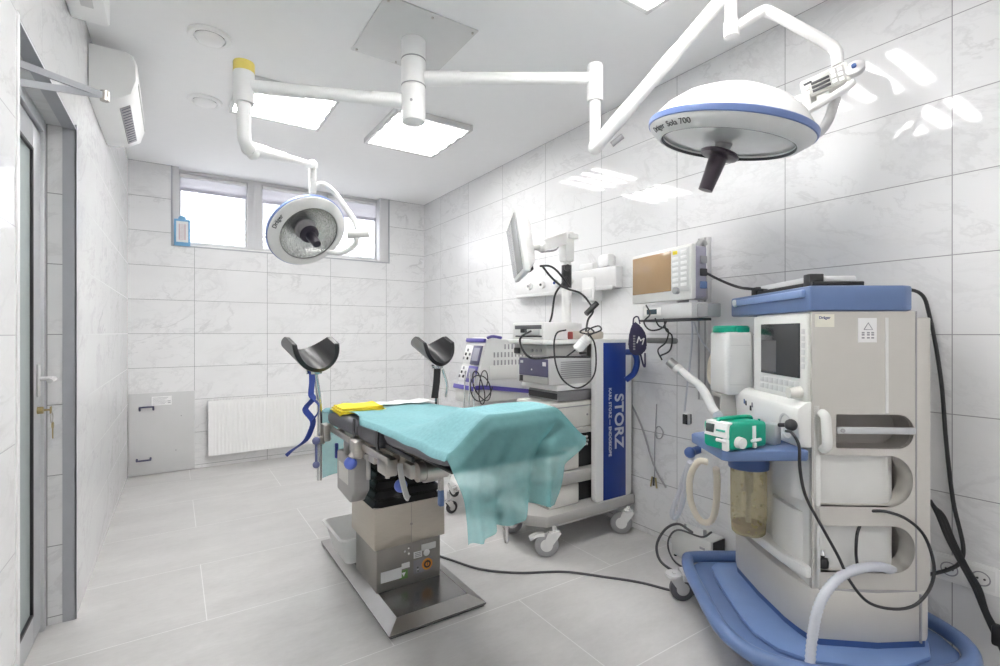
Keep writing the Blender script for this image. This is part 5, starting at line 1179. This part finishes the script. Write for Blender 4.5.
k = thing('hose_connector', 'grey metal connector at the upper end of the white breathing tube', 'connector', D(672, 365, 2.45))
b = BM(); cyl(b, D(669, 361, 2.46), D(678, 369, 2.43), .023); obj('sleeve', b, mat('connector_grey', (.36, .36, .36), .35, .6), k)
b = BM(); cyl(b, D(676, 367, 2.435), D(680, 371, 2.42), .026); obj('collar', b, M_lgrey, k)

cable('power_cable', [LX(786, 431, -.02), LX(792, 433, -.05), LX(799, 446, -.08), LX(800, 470, -.08), LX(806, 497, -.075), LX(822, 527, -.07), LX(838, 556, -.07), LX(850, 581, -.07), LX(868, 602, -.07), LX(893, 609, -.07), LX(915, 605, -.06), LX(930, 588, -.05), LX(934, 566, -.045), LX(925, 537, -.045), LX(908, 520, -.04), LX(888, 512, -.03), LX(873, 511, .0), LX(870, 511.5, .03)], .0048, M_cab, 'thin black cable looping over the side of the anaesthesia machine')
cable('short_cable', [LX(860, 525, .01), LX(857, 535, -.004), LX(856, 552, -.006), LX(857, 563, .02)], .005, M_cab, 'short black cable end sticking out of the lowest opening of the machine')
k = thing('gas_connector', 'black gas connector with metal tip in the lowest opening of the machine', 'connector', AM @ V((.03, -.05, .42)), AROT)
b = BM(); q = AM @ V((.035, -.052, 0)); lathe(b, [(0, .421), (.02, .421), (.021, .44), (.017, .452), (0, .455)], Matrix.Translation((q.x, q.y, 0)), 20); obj('body', b, M_black, k)
b = BM(); lathe(b, [(0, .455), (.009, .455), (.012, .462), (.009, .472), (.006, .478), (0, .479)], Matrix.Translation((q.x, q.y, 0)), 18); obj('tip', b, M_chrome, k)
def WX(px, py, x):
    d = (FW+RT*((px-500)/492.1)+UP*((333-py)/492.1)); return CAM+d*(x/d.x)
cable('mains_cable', [AM @ V((.30, -.33, 1.386)), AM @ V((.22, -.37, 1.388)), WX(918, 292, 2.36), WX(930, 318, 2.39), WX(941, 380, 2.395), WX(946, 440, 2.395), WX(953, 500, 2.395), WX(963, 545, 2.385), WX(960, 562, 2.37), WX(950, 569, 2.36), WX(936, 573, 2.34), WX(926, 575, 2.30)], .0065, M_cab, 'thick black cable falling from the machine top past the wall sockets')
for i, (dx, lab) in enumerate(((0, 'left strand'), (3.2, 'middle strand'), (6, 'right strand'))):
    cable('bundle_cable', [WX(930+dx*.6, 500+dx, 2.34), WX(938+dx, 516, 2.345), WX(948+dx, 540, 2.345), WX(962+dx*.8, 566, 2.35), WX(974+dx, 588, 2.355), WX(984+dx*.6, 612, 2.36), WX(994+dx, 634, 2.365), WX(1004+dx, 655, 2.37)], .0065-.0006*i, M_cab, 'black cable in the bundle across the wall sockets, ' + lab, group='black cable bundle')
b = BM(); box(b, -.018, .018, -.02, .02, -.035, .035, .008, M=Matrix.Translation(WX(1000, 636, 2.365))); solo('plug_block', b, M_black, 'black plug block at the right photo edge on the cable bundle', 'plug')
cable('monitor_cable', [AM @ V((.35, -.12, 1.389)), D(752, 289, 2.05), D(738, 287, 2.15), D(722, 281, 2.28), D(708, 274, 2.4), D(700, 270, 2.48)], .006, M_cab, 'black cable from the machine top to the patient monitor channel')
cable('floor_cable', [(1.18, 2.50, .006), (1.24, 2.35, .006), (1.32, 2.17, .006), (1.46, 2.03, .006), (1.66, 1.91, .006), (1.80, 1.75, .006), (1.90, 1.62, .006), (1.97, 1.48, .006), (2.06, 1.38, .006), (2.16, 1.34, .006)], .006, mat('grey_cable', (.08, .08, .085), .5), 'long grey cable lying across the floor from table to machine')
cable('box_cable', [(2.28, 1.60, .172), (2.30, 1.70, .18), (2.27, 1.76, .14), (2.22, 1.78, .06), (2.17, 1.72, .008), (2.13, 1.60, .006), (2.13, 1.48, .006), (2.18, 1.40, .006)], .007, mat('grey_cable', (.08, .08, .085), .5), 'grey cable looping round the metal box on the floor')
cable('box_cable', [(2.33, 1.52, .19), (2.285, 1.55, .165), (2.275, 1.68, .16), (2.275, 1.74, .10), (2.28, 1.75, .03), (2.22, 1.66, .008), (2.20, 1.55, .006)], .005, mat('grey_cable', (.08, .08, .085), .5), 'thinner grey cable lying over the metal box on the floor')

# ------------------------------------------------------------------ light and camera
wd = bpy.data.worlds.new('daylight'); SC.world = wd; wd.use_nodes = True
nt = wd.node_tree; bg = nt.nodes['Background']
sky = nd(nt, 'ShaderNodeTexSky'); sky.sky_type = 'PREETHAM' if 'PREETHAM' in [e.identifier for e in sky.bl_rna.properties['sky_type'].enum_items] else 'NISHITA'
sky.turbidity = 7
hs = nd(nt, 'ShaderNodeHueSaturation'); hs.inputs['Saturation'].default_value = .12; nt.links.new(sky.outputs[0], hs.inputs['Color'])
cm = nd(nt, 'ShaderNodeMix', data_type='RGBA'); cm.inputs[0].default_value = .7; cm.inputs[7].default_value = (.95, .96, 1, 1)
nt.links.new(hs.outputs[0], cm.inputs[6]); nt.links.new(cm.outputs[2], bg.inputs[0]); bg.inputs[1].default_value = 2.6
cd = bpy.data.cameras.new('camera'); cam = bpy.data.objects.new('camera', cd); COL.objects.link(cam)
cam.location = (0, 0, H); cam.rotation_euler = (pi/2, 0, -YAW)
cd.sensor_width = 36; cd.lens = 492.1/1000*36; cd.clip_start = .02; cd.clip_end = 60
SC.camera = cam
SC.view_settings.view_transform = 'Standard'; SC.view_settings.look = 'None'; SC.view_settings.exposure = .54; SC.view_settings.gamma = 1.0
SC.cycles.use_denoising = True; SC.cycles.max_bounces = 10; SC.cycles.diffuse_bounces = 6; SC.cycles.transparent_max_bounces = 24
SC.cycles.caustics_reflective = False; SC.cycles.caustics_refractive = False; SC.cycles.sample_clamp_indirect = 8
